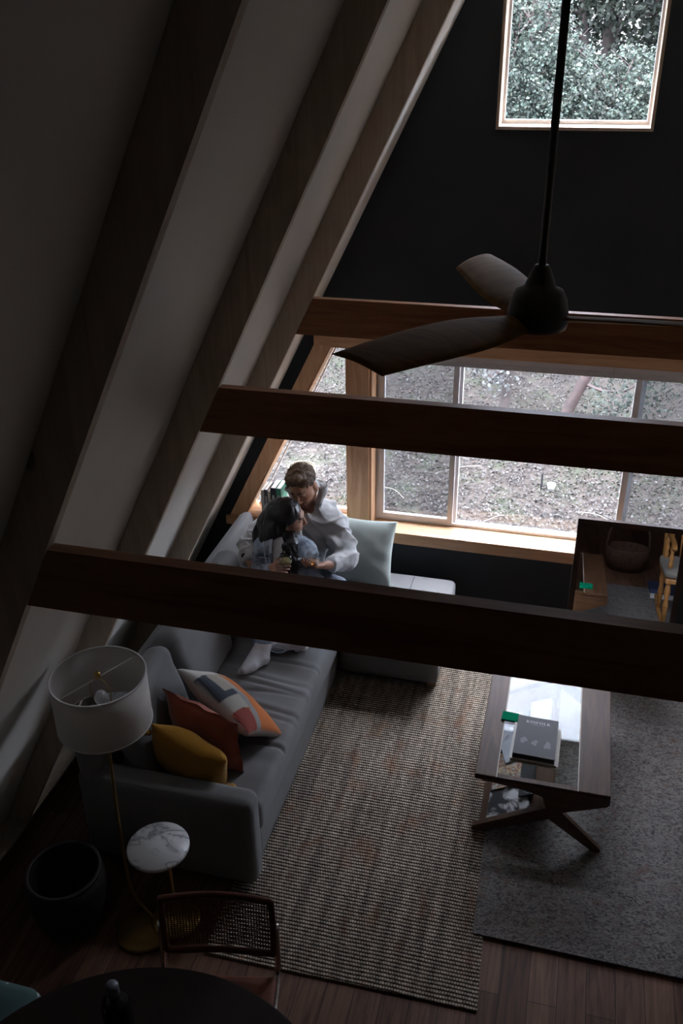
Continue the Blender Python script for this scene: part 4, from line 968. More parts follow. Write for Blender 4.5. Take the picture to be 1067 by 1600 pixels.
M_skin_m = attr_mat('tanned_skin', .5, .1, 250, sss=.08); M_skin_w = attr_mat('warm_skin', .48, .08, 250, sss=.08)
M_hood = fabric('heather_grey_fleece', (.42, .415, .41), var=.10, sheen=.2, heather=.06)
M_white_sock = fabric('white_sock', (.66, .66, .70), var=.04, sheen=.1)
def denim(name, dark, light, sc=5):
    m_, t, b = newmat(name); v = coords(t); r = ramp(t, [(.38, dark), (.62, light)])
    f = math_(t, 'ADD', math_(t, 'MULTIPLY', nz(t, v, sc, 4, .6), .7), math_(t, 'MULTIPLY', nz(t, v, 260, 2), .3)); t.links.new(f, r.inputs[0]); t.links.new(r.outputs[0], b.inputs['Base Color'])
    b.inputs['Roughness'].default_value = .9; bump(t, b, nz(t, v, 320, 2), .3, .003); return m_
M_denim = denim('mid_blue_denim', (.06, .075, .10), (.38, .43, .50), 13)
M_jeans_w = denim('light_blue_jeans', (.20, .27, .37), (.36, .44, .56), 10)
M_jeans_m = denim('washed_grey_jeans', (.15, .17, .22), (.24, .27, .33), 8)
M_tee = fabric('white_tee', (.55, .55, .56), var=.04)

# ---- the man
mP, mS, mC, mN = A3(-1.585, 4.86, .575), A3(-1.59, 4.96, .74), A3(-1.575, 5.02, .88), A3(-1.535, 5.02, 1.00)
mHc = A3(-1.580, 4.985, 1.180); mR = rotframe((-.06, -.86, -.42), (-.20, -.42, .86)); hs = 1.10
Lsh, Lel, Lwr = A3(-1.375, 5.00, .905), A3(-1.255, 4.85, .745), A3(-1.330, 4.645, .810)      # picture right
Rsh, Rel, Rwr = A3(-1.775, 5.00, .905), A3(-1.900, 4.80, .79), A3(-1.818, 4.60, .775)     # picture left
mLh, mLk, mLa = A3(-1.48, 4.84, .575), A3(-1.265, 4.61, .675), A3(-1.365, 4.385, .555)
mRh, mRk, mRa = A3(-1.69, 4.80, .575), A3(-1.87, 4.42, .635), A3(-1.66, 4.37, .555)
man = empty('person', (-1.58, 4.86, .455), 'man in a grey hoodie below the window, bending over the woman, tumbler in hand', 'person')
S = SDF((-2.08, 4.02, .44), (-1.12, 5.22, 1.36), .0048)
S.cone(mP, mS, .135, .125, .06); S.cone(mS, mC, .125, .14, .06); S.cone(mC+A3(-.09, 0, .02), mC+A3(.09, 0, .02), .115, .115, .05)
S.cone(mC+A3(0, 0, .06), mN, .07, .055, .04); S.cone(mN, mHc+mR @ A3(0, -.02, -.04), .056, .056, .02)
S.cone(mC+A3(-.1, 0, .05), Rsh, .06, .062, .04); S.cone(mC+A3(.1, 0, .05), Lsh, .06, .062, .04)
for a, e, w_ in ((Lsh, Lel, Lwr), (Rsh, Rel, Rwr)): S.cone(a, e, .054, .042, .02); S.cone(e, w_, .042, .026, .02)
for h_, k_, a_ in ((mLh, mLk, mLa), (mRh, mRk, mRa)): S.cone(h_, k_, .085, .056, .04); S.cone(k_, a_, .055, .036, .02)
foot(S, mLa, mLa+A3(-.0, .03, -.065), mLa+A3(-.02, -.215, -.082)); foot(S, mRa, mRa+A3(-.03, .0, -.065), mRa+A3(.20, .0, -.075))
head(S, mHc, mR, hs)
gcm = A3(-1.405, 4.60, .868)      # tumbler centre
hand(S, Lwr, A3(-.085, -.055, .01), A3(.10, -.55, -.85), 1.0, (.62, .55, .50, .40), .35, -1)
hand(S, Rwr, A3(.085, -.05, -.035), A3(-.15, -.35, .9), 1.0, (.30, .28, .26, .24), .25, -1)
body = sdf_obj('body', S, M_skin_m, man, None, 1)
P_ = np.empty(len(body.data.vertices)*3, np.float32); body.data.vertices.foreach_get('co', P_); P_ = P_.reshape(-1, 3)
attr_col(body, 'tint', head_tint(P_, mHc, mR, hs, np.array([.47, .25, .165]), True))
# hoodie
S = SDF((-2.12, 4.50, .48), (-1.08, 5.24, 1.16), .0055); g = .024
S.cone(mP+A3(0, .01, .03), mS, .155, .155, .06); S.cone(mS, mC, .155, .165, .06); S.cone(mC+A3(-.10, 0, .02), mC+A3(.10, 0, .02), .135, .135, .05)
S.cone(mC+A3(-.1, 0, .05), Rsh, .09, .092, .05); S.cone(mC+A3(.1, 0, .05), Lsh, .09, .092, .05); S.cone(mC+A3(0, .0, .08), mN+A3(-.01, .01, -.03), .10, .070, .04)
for a, e, w_ in ((Lsh, Lel, Lwr), (Rsh, Rel, Rwr)):
    wr = w_+(e-w_)*.10; wb = w_+(e-w_)*.26; S.cone(a, a+(e-a)*.5, .088, .080, .03); S.cone(a+(e-a)*.5, e, .080, .072, .03); S.cone(e, wb, .072, .056, .03); S.cone(wb, wb+(wr-wb)*.2, .050, .040, .015); S.cone(wr+(wb-wr)*.8, wr, .037, .034, .008)
# hood bunched round the neck
hp = [mHc+mR @ (A3(x, y, z)*hs) for x, y, z in ((-.085, .045, -.105), (-.10, -.02, -.075), (-.07, -.085, -.05), (0, -.11, -.04), (.07, -.085, -.05), (.10, -.02, -.075), (.085, .045, -.105), (.03, .06, -.15))]
for a, b_ in zip(hp[:-1], hp[1:]): S.cone(a, b_, .030, .030, .02)
S.cone(mN+A3(-.07, .07, -.02), mN+A3(.08, .07, -.02), .055, .055, .05)
S.cone(mN+A3(-.01, -.06, .015), mHc+mR @ A3(0, .02, -.11), .045, .03, .01, True)
hoodie = sdf_obj('hoodie', S, M_hood, man, foldfn(2, .022, (10, 12, 9), ((1, .5, .8), (-.6, .9, 1.1), (.2, -.4, 1.2))), 1)
bm = B()
for a, b_ in ((mHc+mR @ A3(.05, .07, -.15), mC+A3(.055, -.165, -.02)), (mHc+mR @ A3(-.01, .07, -.165), mC+A3(.0, -.172, -.0))):
    a, b_ = Vector(a), Vector(b_); tube(bm, crv([a, (a+b_)/2+Vector((0, -.03, .01)), b_], 6), .003, 8)
fin('drawstrings', bm, M_hood, man, True)
bm = B(); pc = Rel+(Rwr-Rel)*.45+A3(-.02, -.063, .02); lathe(bm, [(0, 0), (.017, 0), (.017, .003), (0, .003)], (0, 0, 0), 20, Matrix.Translation(Vector(pc)) @ Matrix.Rotation(math.radians(75), 4, 'X')); lathe(bm, [(0, .003), (.009, .003), (.009, .004), (0, .004)], (0, 0, 0), 20, Matrix.Translation(Vector(pc)) @ Matrix.Rotation(math.radians(75), 4, 'X')); fin('sleeve_badge', bm, plain('dark_badge', (.04, .05, .06), .5), man)
# trousers and socks
S = SDF((-2.02, 4.14, .45), (-1.16, 5.12, .84), .006)
S.cone(mP, mP+A3(0, .05, .06), .15, .145, .05)
for h_, k_, a_ in ((mLh, mLk, mLa), (mRh, mRk, mRa)): S.cone(h_, k_, .100, .074, .05); S.cone(k_, a_+(k_-a_)*.12, .073, .055, .03)
sdf_obj('trousers', S, M_jeans_m, man, foldfn(4, .012), 1)
for a_, hv, tv in ((mLa, A3(0, .03, -.065), A3(-.02, -.215, -.082)), (mRa, A3(-.03, 0, -.065), A3(.20, 0, -.075))):
    S = SDF(a_-A3(.14, .32, .14), a_+A3(.30, .14, .14), .006); foot(S, a_, a_+hv, a_+tv, grow=.006); sdf_obj('sock', S, M_white_sock, man, None, 1)
# hair: short, swept up on top
def hair_strands(bm, roots, fn, r, n=6):
    for p, nn in roots:
        P = fn(p, nn); tube(bm, P, [r*(1-.75*i/(len(P)-1)) for i in range(len(P))], 4, False)
M_hair_m = attr_mat('brown_hair', .5, .3, 400); M_hair_w, t, b = newmat('black_hair')
b.inputs['Base Color'].default_value = (.0065, .0055, .0065, 1); b.inputs['Roughness'].default_value = .34; b.inputs['Specular IOR Level'].default_value = .6
T = lambda x, y, z: mHc+mR @ (A3(x, y, z)*hs)
S = SDF(mHc-.19, mHc+.19, .0045)
S.ell(T(0, -.018, .042), A3(.083, .098, .088)*hs, .012, mR); S.ell(T(0, .012, .100), A3(.058, .066, .038)*hs, .02, mR); S.cone(T(-.032, .052, .118), T(.032, .052, .118), .020*hs, .020*hs, .02)
S.cone(T(-.06, .20, -.02), T(.06, .20, -.02), .13, .13, .01, True); S.ell(T(0, .13, .030), A3(.080, .075, .066)*hs, .008, mR, True)
for q in (-1, 1): S.cone(T(q*.09, .03, -.04), T(q*.09, .02, -.01), .026, .022, .006, True)
S.cone(T(-.1, .02, -.085), T(.1, .02, -.085), .055, .055, .01, True)
hd = lambda p: .0035*noise.noise(Vector(p)*90)+.006*noise.noise(Vector(p)*32)
hair = sdf_obj('hair', S, M_hair_m, man, hd, 0)
P_ = np.empty(len(hair.data.vertices)*3, np.float32); hair.data.vertices.foreach_get('co', P_); P_ = P_.reshape(-1, 3); q = ((P_-mHc) @ mR)/hs
f_ = np.clip((q[:, 2]-.02)/.10, 0, 1)[:, None]; nn_ = np.array([noise.noise(Vector(p)*70) for p in P_])[:, None]
attr_col(hair, 'tint', np.clip((np.array([[.055, .035, .022]])*(1-f_)+np.array([[.17, .105, .06]])*f_)*(1+.6*nn_), .01, 1))
bm = B(); rg = random.Random(3)
for i in range(620):
    x = rg.uniform(-.062, .062); y = rg.uniform(-.06, .078); z = .125*math.sqrt(max(.02, 1-(x/.085)**2-((y)/.115)**2))+.008
    p0 = T(x, y, z-.012); d_ = mR @ (A3(x*.5+rg.uniform(-.02, .02), -.02+rg.uniform(-.02, .03), .05))
    L = rg.uniform(.6, 1.15)*.030/np.linalg.norm(d_); p1 = p0+d_*L*.6; p2 = p0+d_*L+mR @ A3(rg.uniform(-.006, .006), -.008, 0)
    tube(bm, [Vector(p0), Vector(p1), Vector(p2)], [.0016, .0013, .0004], 4, False)
st_ = fin('hair_strands', bm, M_hair_m, None, True); attr_col(st_, 'tint', np.tile(np.array([.15, .095, .055]), (len(st_.data.vertices), 1)))
st_.parent = hair

# ---- the woman
wP, wS, wC, wN = A3(-1.60, 4.535, .555), A3(-1.605, 4.62, .69), A3(-1.625, 4.70, .83), A3(-1.625, 4.755, .935)
wHc = A3(-1.618, 4.785, 1.048); wR = rotframe((.96, .12, -.12), (.12, -.14, .97)); ws = 1.0
wRs, wRe, wRw = A3(-1.742, 4.70, .86), A3(-1.765, 4.54, .705), A3(-1.632, 4.46, .862)      # picture left arm, holds the wine
wLs, wLe, wLw = A3(-1.490, 4.715, .850), A3(-1.405, 4.62, .67), A3(-1.42, 4.40, .62)
wRh, wRk, wRa = A3(-1.68, 4.50, .56), A3(-1.70, 4.22, .80), A3(-1.575, 4.095, .555)
wLh, wLk, wLa = A3(-1.52, 4.50, .56), A3(-1.30, 4.34, .68), A3(-1.39, 4.205, .56)
woman = empty('person', (-1.60, 4.55, .455), 'woman with long black hair and denim jacket leaning on the man, holding wine', 'person')
S = SDF((-1.95, 3.84, .44), (-1.22, 4.95, 1.24), .0045)
S.cone(wP, wS, .120, .095, .05); S.cone(wS, wC, .095, .105, .05); S.cone(wC+A3(-.06, 0, .0), wC+A3(.06, 0, .0), .095, .095, .04)
S.cone(wC+A3(0, .0, .05), wN, .06, .042, .03); S.cone(wN, wHc+wR @ A3(0, -.01, -.05), .043, .045, .02)
S.cone(wC+A3(-.07, 0, .04), wRs, .05, .05, .04); S.cone(wC+A3(.07, 0, .04), wLs, .05, .05, .04)
for a, e, w_ in ((wRs, wRe, wRw), (wLs, wLe, wLw)): S.cone(a, e, .043, .034, .02); S.cone(e, w_, .034, .022, .02)
for h_, k_, a_ in ((wRh, wRk, wRa), (wLh, wLk, wLa)): S.cone(h_, k_, .080, .052, .04); S.cone(k_, a_, .05, .032, .02)
wf1 = (wRa, A3(-1.530, 4.045, .478), A3(-1.650, 3.885, .470)); wf2 = (wLa, A3(-1.345, 4.19, .50), A3(-1.57, 4.155, .482))
foot(S, *wf1); foot(S, *wf2)
head(S, wHc, wR, ws, True)
hand(S, wRw, A3(.055, -.045, .035), A3(-.45, -.75, .35), .92, (.62, .58, .55, .50), .5, -1)
hand(S, wLw, A3(-.03, -.10, -.02), A3(.2, -.1, .95), .9, (.25, .25, .25, .25), .2, 1)
body = sdf_obj('body', S, M_skin_w, woman, None, 1)
P_ = np.empty(len(body.data.vertices)*3, np.float32); body.data.vertices.foreach_get('co', P_); P_ = P_.reshape(-1, 3)
attr_col(body, 'tint', head_tint(P_, wHc, wR, ws, np.array([.45, .25, .17]), False))
# tee and hoodie collar under the jacket
S = SDF((-1.86, 4.42, .48), (-1.36, 4.94, .98), .0055)
S.cone(wP+A3(0, 0, .02), wS, .128, .108, .05); S.cone(wS, wC, .108, .116, .05); S.cone(wC+A3(-.06, 0, 0), wC+A3(.06, 0, .0), .106, .106, .04); S.cone(wC+A3(0, 0, .05), wN+A3(0, 0, -.02), .075, .055, .03)
sdf_obj('tee_shirt', S, M_tee, woman, foldfn(6, .006), 1)
# denim jacket, open at the front
S = SDF((-1.98, 4.30, .46), (-1.22, 4.96, 1.02), .0055)
S.cone(wP+A3(0, .02, .02), wS, .150, .128, .05); S.cone(wS, wC, .128, .136, .05); S.cone(wC+A3(-.07, 0, .0), wC+A3(.07, 0, .0), .124, .124, .04)
S.cone(wC+A3(-.07, 0, .04), wRs, .074, .073, .04); S.cone(wC+A3(.07, 0, .04), wLs, .074, .073, .04); S.cone(wC+A3(0, 0.01, .05), wN+A3(0, .01, -.02), .085, .062, .03)
cut = [(wN+A3(.0, -.085, .02), .055), (wC+A3(.015, -.135, .0), .052), (wS+A3(.02, -.135, .0), .040), (wP+A3(.02, -.16, .02), .030)]
for (a, ra), (b_, rb) in zip(cut[:-1], cut[1:]): S.cone(a, b_, ra, rb, .008, True)
for a, e, w_ in ((wRs, wRe, wRw), (wLs, wLe, wLw)):
    wr = w_+(e-w_)*.10; S.cone(a, a+(e-a)*.5, .073, .066, .02); S.cone(a+(e-a)*.5, e, .066, .060, .02); S.cone(e, wr+(e-wr)*.22, .058, .044, .02); S.cone(wr+(e-wr)*.2, wr, .042, .040, .006)
jk = sdf_obj('denim_jacket', S, M_denim, woman, foldfn(8, .017, (9, 10, 8)), 1)
M_seam = plain('pale_stitching', (.42, .48, .56), .8)
M_jdark = denim('dark_denim_edge', (.03, .04, .06), (.10, .14, .2), 20)
def onto(o, p, d):
    """cast p along d to the surface of o (world == local here)"""
    hit, loc, nn, _ = o.ray_cast(Vector(p)-Vector(o.matrix_world.translation)*0, Vector(d)); return (loc if hit else Vector(p)), nn
bpy.context.view_layer.update()
def surf_strip(name, obj_, A_, Bp, w_, mat, n=24, off=.003, parent=None, view=(0, .79, -.61)):
    """narrow raised band laid on a garment between two points seen from above in front"""
    bm = B(); prev = None; A_, Bp = Vector(A_), Vector(Bp); dv = Vector(view); tdir = (Bp-A_).normalized(); sd = tdir.cross(dv).normalized()
    for i in range(n+1):
        p = A_.lerp(Bp, i/n)-dv*.4; row = []
        for s_ in (-1, 1):
            l_, nn = onto(obj_, p+sd*s_*w_/2, dv); row.append(bm.verts.new(l_-dv*off))
        if prev and (row[0].co-prev[0].co).length < .10 and (row[1].co-prev[1].co).length < .10: bm.faces.new((prev[0], row[0], row[1], prev[1]))
        prev = row
    for v in [v for v in bm.verts if not v.link_faces]: bm.verts.remove(v)
    if not bm.faces: bm.free(); return
    r_ = bmesh.ops.extrude_face_region(bm, geom=list(bm.faces)); 
    for v in [e for e in r_['geom'] if isinstance(e, bmesh.types.BMVert)]: v.co -= dv*.0025
    bmesh.ops.recalc_face_normals(bm, faces=bm.faces); return fin(name, bm, mat, parent or woman, True)
# front plackets, yoke seams, pocket flap
surf_strip('front_placket', jk, wN+A3(-.065, -.06, -.02), wP+A3(-.035, -.14, .05), .022, M_seam)
surf_strip('front_placket', jk, wN+A3(.065, -.06, -.02), wP+A3(.075, -.14, .05), .022, M_seam)
surf_strip('shoulder_seam', jk, wRs+A3(-.01, -.0, .07), wRs+A3(.045, -.10, -.09), .006, M_seam)
surf_strip('pocket_flap', jk, wC+A3(-.135, -.11, .035), wC+A3(-.065, -.12, .035), .03, M_jdark)
surf_strip('pocket_seam', jk, wC+A3(-.135, -.11, .018), wC+A3(-.065, -.12, .018), .005, M_seam)
surf_strip('waistband', jk, wP+A3(-.12, -.13, .07), wP+A3(-.03, -.15, .05), .024, M_jdark)
# grey hood of her under-layer lying on the shoulders
S = SDF((-1.86, 4.58, .80), (-1.40, 4.96, 1.06), .005)
cl = [wN+A3(*q) for q in ((-.02, -.10, -.075), (-.065, -.065, -.035), (-.085, .0, .0), (-.06, .06, .02), (.0, .08, .03), (.06, .06, .02), (.085, .0, .0), (.06, -.065, -.03), (.02, -.105, -.07))]
for a, b_ in zip(cl[:-1], cl[1:]): S.cone(a, b_, .020, .020, .012)
sdf_obj('hood_collar', S, M_hood, woman, foldfn(11, .006), 1)
# jeans and socks
S = SDF((-1.90, 3.98, .45), (-1.22, 4.76, .93), .0055)
S.cone(wP, wP+A3(0, .02, .04), .135, .125, .05)
for h_, k_, a_ in ((wRh, wRk, wRa), (wLh, wLk, wLa)): S.cone(h_, k_, .094, .066, .04); S.cone(k_, a_+(k_-a_)*.10, .064, .050, .02); S.cone(a_+(k_-a_)*.18, a_+(k_-a_)*.08, .056, .056, .006)
S.cone(wRa-A3(0, 0, .02), wRa+(wRk-wRa)*.12, .040, .040, .004, True)
sdf_obj('jeans', S, M_jeans_w, woman, foldfn(13, .011), 1)
for fw in (wf1, wf2):
    pts = np.array([fw[0], fw[1], fw[2]]); S = SDF(pts.min(0)-.11, pts.max(0)+.12, .0045); foot(S, *fw, grow=.005); sdf_obj('sock', S, M_white_sock, woman, lambda p: .0012*noise.noise(p*40), 1)
bm = B(); a = Vector(wf1[1]); tube(bm, crv([a+Vector((-.01, .03, .06)), a+Vector((.05, .03, .05)), a+Vector((.085, .045, .055)), a+Vector((.07, .06, .055)), a+Vector((.02, .05, .07))], 8), .0035, 8); fin('frayed_hem_loop', bm, M_jeans_w, woman, True)
# hair: sleek cap, long sheet down the picture-left side, curls down the front
T = lambda x, y, z: wHc+wR @ (A3(x, y, z)*ws)
S = SDF((-1.96, 4.50, .70), (-1.40, 4.98, 1.24), .0048)
S.ell(T(0, -.022, .038), A3(.092, .104, .093), .015, wR)
back = [T(0, -.07, .02), T(0, -.10, -.06), A3(-1.745, 4.795, .965), A3(-1.795, 4.775, .90), A3(-1.815, 4.75, .845)]
S.chain(back, [.085, .085, .082, .062, .030], .03)
S.chain([T(-.03, -.06, .0), A3(-1.70, 4.72, .985), A3(-1.735, 4.69, .93), A3(-1.72, 4.66, .885)], [.07, .065, .045, .02], .03)
S.chain([T(.06, -.02, -.02), T(.055, -.02, -.09), A3(-1.56, 4.64, .93), A3(-1.53, 4.595, .86), A3(-1.53, 4.575, .80), A3(-1.545, 4.56, .755)], [.034, .030, .036, .034, .026, .012], .02)
S.chain([T(-.07, .015, .0), T(-.065, -.005, -.09), A3(-1.56, 4.67, .94)], [.028, .028, .035], .02)
S.ell(T(0, .125, -.03), A3(.075, .075, .085), .008, wR, True)
def wh(p):
    curly = max(0, min(1, (p.x+1.63)*14))*max(0, min(1, (1.0-p.z)*9))
    s = noise.noise(Vector((p.x*60, p.y*60, p.z*9)))*.004
    return s*(1-curly)+curly*(.012*math.sin(p.z*95+p.x*50+3*noise.noise(p*12))+.008*noise.noise(p*45))
hw = sdf_obj('hair', S, M_hair_w, woman, wh, 1)
bm = B(); rg = random.Random(5)
for i in range(260):     # long straight locks over the back sheet
    t0 = rg.uniform(-1, 1); cx = rg.uniform(-1, 1); pts = []
    a = rg.uniform(-1.2, 1.2); base0 = T(.088*math.sin(a)*rg.uniform(.3, 1), -.05, .115*math.cos(a)*1.02)
    for k, (c_, r_) in enumerate(zip(back[1:], (.086, .084, .064, .034))):
        ang = 2.2+a*1.15; dv = A3(math.cos(ang)*.9, -abs(math.sin(ang))*.8, .35*math.cos(a)); dv /= np.linalg.norm(dv); pts.append(Vector(c_+dv*(r_+.003)))
    pts = [Vector(base0)]+pts; P = crv(pts, 4); tube(bm, P, [.0014*(1-.5*j/(len(P)-1)) for j in range(len(P))], 3, False)
for i in range(190):      # ringlets
    p0 = A3(-1.555+rg.uniform(-.042, .04), 4.635+rg.uniform(-.035, .01), .96+rg.uniform(-.05, .01)); ph = rg.uniform(0, 6.28); L = rg.uniform(.12, .22); rr = rg.uniform(.005, .012); pts = []
    for k in range(22):
        t_ = k/21; c_ = p0+A3(.02*t_, -.055*t_-.02, -L*t_); pts.append(Vector(c_+A3(rr*math.cos(ph+t_*13), rr*math.sin(ph+t_*13), 0)))
    tube(bm, pts, [.0030*(1-.6*j/21) for j in range(22)], 5, False)
s_ = fin('hair_strands', bm, M_hair_w, None, True); s_.parent = hw

# ---- what they hold
M_glass, t, b = newmat('drinking_glass'); b.inputs['Transmission Weight'].default_value = 1; b.inputs['Roughness'].default_value = .02; b.inputs['IOR'].default_value = 1.45; b.inputs['Base Color'].default_value = (.95, .97, .97, 1)
def liquid(name, col):
    m_, t, b = newmat(name); b.inputs['Transmission Weight'].default_value = .7; b.inputs['Roughness'].default_value = .05; b.inputs['IOR'].default_value = 1.33; b.inputs['Base Color'].default_value = (*col, 1); return m_
gw = A3(-1.527, 4.425, .948); Mg = Matrix.Translation(Vector(gw)) @ Matrix.Rotation(math.radians(-8), 4, 'X')
wg = empty('wine_glass', tuple(gw), 'stemmed glass of white wine held in the woman\'s hand', 'wine glass')
bm = B(); lathe(bm, [(0, -.043), (.022, -.036), (.036, -.018), (.041, .0), (.038, .025), (.031, .048), (.0298, .048), (.0366, .025), (.0395, .0), (.0345, -.017), (.021, -.034), (0, -.040)], (0, 0, 0), 40, Matrix.Identity(4))
for v in bm.verts: v.co = Mg @ v.co
fin('bowl', bm, M_glass, wg, True)
bm = B(); lathe(bm, [(0, -.044), (.004, -.046), (.0035, -.08), (.004, -.112), (0, -.113)], (0, 0, 0), 16)
for v in bm.verts: v.co = Mg @ v.co
fin('stem', bm, M_glass, wg, True)
bm = B(); lathe(bm, [(0, -.112), (.012, -.114), (.034, -.118), (.034, -.1195), (0, -.1195)], (0, 0, 0), 32)
for v in bm.verts: v.co = Mg @ v.co
fin('foot', bm, M_glass, wg, True)
bm = B(); lathe(bm, [(0, -.0385), (.020, -.033), (.0335, -.0165), (.0385, -.002), (0, -.002)], (0, 0, 0), 40)
for v in bm.verts: v.co = Mg @ v.co
fin('wine', bm, liquid('white_wine', (.75, .62, .22)), wg, True)
Mt = Matrix.Translation(Vector(gcm)) @ Matrix.Rotation(math.radians(6), 4, 'Y')
tg = empty('tumbler', tuple(gcm), 'ribbed tumbler of amber whiskey held in the man\'s hand', 'tumbler')
bm = B(); rib = lambda r_, k, n_: r_*(1+.03*math.cos(k*PI)); n_ = 48; prof = [(.0, -.046), (.034, -.046), (.037, -.040), (.041, .044), (.0395, .045), (.0360, -.034), (0, -.036)]
lathe(bm, prof, (0, 0, 0), n_)
for v in bm.verts:
    rr = math.hypot(v.co.x, v.co.y)
    if rr > .0365: a = math.atan2(v.co.y, v.co.x); f = 1+.035*(1 if int(round(a/(2*PI/n_))) % 2 else -1)*(rr > .0366); v.co.x *= f; v.co.y *= f
    v.co = Mt @ v.co
fin('glass_body', bm, M_glass, tg, False)
bm = B(); lathe(bm, [(0, -.0355), (.0352, -.0335), (.0365, -.008), (0, -.008)], (0, 0, 0), 40)
for v in bm.verts: v.co = Mt @ v.co
fin('whiskey', bm, liquid('amber_whiskey', (.62, .22, .05)), tg, True)

# ------------------------------------------------------------------ outdoors: rising ground, leaf litter, shrubs and trees
gz = lambda x, y: -.35+.15*(y-6)+.05*math.sin(x*.9+y*.5)*max(0, min(1, (y-6)/2))
def leaf_mat(name, rough=.8, tr=.25):
    m_, t, b = newmat(name); a = t.nodes.new('ShaderNodeAttribute'); a.attribute_name = 'tint'
    o = t.nodes['Material Output']; t.links.new(a.outputs['Color'], b.inputs['Base Color']); b.inputs['Roughness'].default_value = rough
    if tr:
        tl = t.nodes.new('ShaderNodeBsdfTranslucent'); t.links.new(a.outputs['Color'], tl.inputs[0]); mx = t.nodes.new('ShaderNodeMixShader'); mx.inputs[0].default_value = tr
        t.links.new(b.outputs[0], mx.inputs[1]); t.links.new(tl.outputs[0], mx.inputs[2]); t.links.new(mx.outputs[0], o.inputs[0])
    return m_
nx_, ny_ = 70, 80; V = []; Fc = []
for j in range(ny_+1):
    for i in range(nx_+1):
        x = -22+44*i/nx_; y = 5.62+34*(j/ny_)**1.3; V.append((x, y, gz(x, y)))
for j in range(ny_):
    for i in range(nx_): a = j*(nx_+1)+i; Fc.append((a, a+1, a+nx_+2, a+nx_+1))
M_soil, t, b = newmat('forest_soil'); v = coords(t)
r = ramp(t, [(.35, (.016, .012, .010)), (.5, (.032, .024, .019)), (.62, (.022, .026, .013)), (.75, (.042, .036, .031))]); t.links.new(nz(t, v, 2.2, 8, .7), r.inputs[0]); t.links.new(r.outputs[0], b.inputs['Base Color']); b.inputs['Roughness'].default_value = .95
g_ = pydata('ground', V, Fc, M_soil, None, True); tag(g_, kind='structure')
ALB = .132
def leaves(name, C, Nrm, size, asp, cols, mat, parent=None):
    """C (n,3) centres, Nrm (n,3) normals, size (n,), asp ratio, cols (n,3) -> folded rhombic leaves"""
    n = len(C); Nrm = Nrm/np.linalg.norm(Nrm, axis=1, keepdims=True)
    R = rng.normal(size=(n, 3)); A = np.cross(Nrm, R); A /= np.linalg.norm(A, axis=1, keepdims=True); Bb = np.cross(Nrm, A)
    s = size[:, None]; V = np.empty((n, 6, 3)); w_ = s*asp
    V[:, 0] = C-A*s*.5; V[:, 1] = C-A*s*.15+Bb*w_*.5+Nrm*s*.06; V[:, 2] = C+A*s*.22+Bb*w_*.42+Nrm*s*.06
    V[:, 3] = C+A*s*.5; V[:, 4] = C+A*s*.22-Bb*w_*.42+Nrm*s*.06; V[:, 5] = C-A*s*.15-Bb*w_*.5+Nrm*s*.06
    base = np.arange(n)[:, None]*6; Fq = np.concatenate([base+np.array([[0, 1, 2, 3]]), base+np.array([[0, 3, 4, 5]])])
    o = fast_mesh(name, V.reshape(-1, 3), Fq, mat, parent); attr_col(o, 'tint', np.repeat(cols*ALB, 6, axis=0)); return o
M_litter = leaf_mat('dry_leaves', .7, 0)
n = 190000
yy = 5.7+9.5*rng.random(n)**1.25; xx = (-.62+1.10*rng.random(n))*(yy+.6)
zz = np.array([gz(a, b_) for a, b_ in zip(xx, yy)])+rng.random(n)*.03
pal = np.array([(.15,.11,.088),(.23,.185,.155),(.34,.30,.27),(.09,.065,.055),(.21,.13,.09),(.28,.24,.215),(.55,.52,.49),(.12,.15,.08)])
pr = np.array([.22,.2,.14,.18,.1,.1,.03,.03]); idx = rng.choice(len(pal), n, p=pr/pr.sum()); cols = pal[idx]*(.7+.6*rng.random((n, 1)))
near = np.clip((7.6-yy)/1.6, 0, 1)[:, None]; cols = cols*(1-near*.5)+np.array([.22,.12,.08])*near*.5*(.5+rng.random((n, 1)))
gn = np.array([noise.noise(Vector((a*.8, b_*.8, 3))) for a, b_ in zip(xx, yy)]); gm = (gn+(yy-9)*.12 > .18) & (rng.random(n) < .55)
cols[gm] = np.array([.085, .12, .045])*(.6+.9*rng.random((gm.sum(), 1)))
nr = np.column_stack([rng.normal(0, .55, n), rng.normal(0, .55, n), np.ones(n)]); nr[gm, 2] = .25
lf = leaves('leaf_litter', np.column_stack([xx, yy, zz+.008]), nr, .015+.026*rng.random(n)**1.5, .55, cols, M_litter)
tag(lf, 'dry brown leaf litter with green tufts covering the hillside outside the windows', 'leaf litter', kind='stuff')

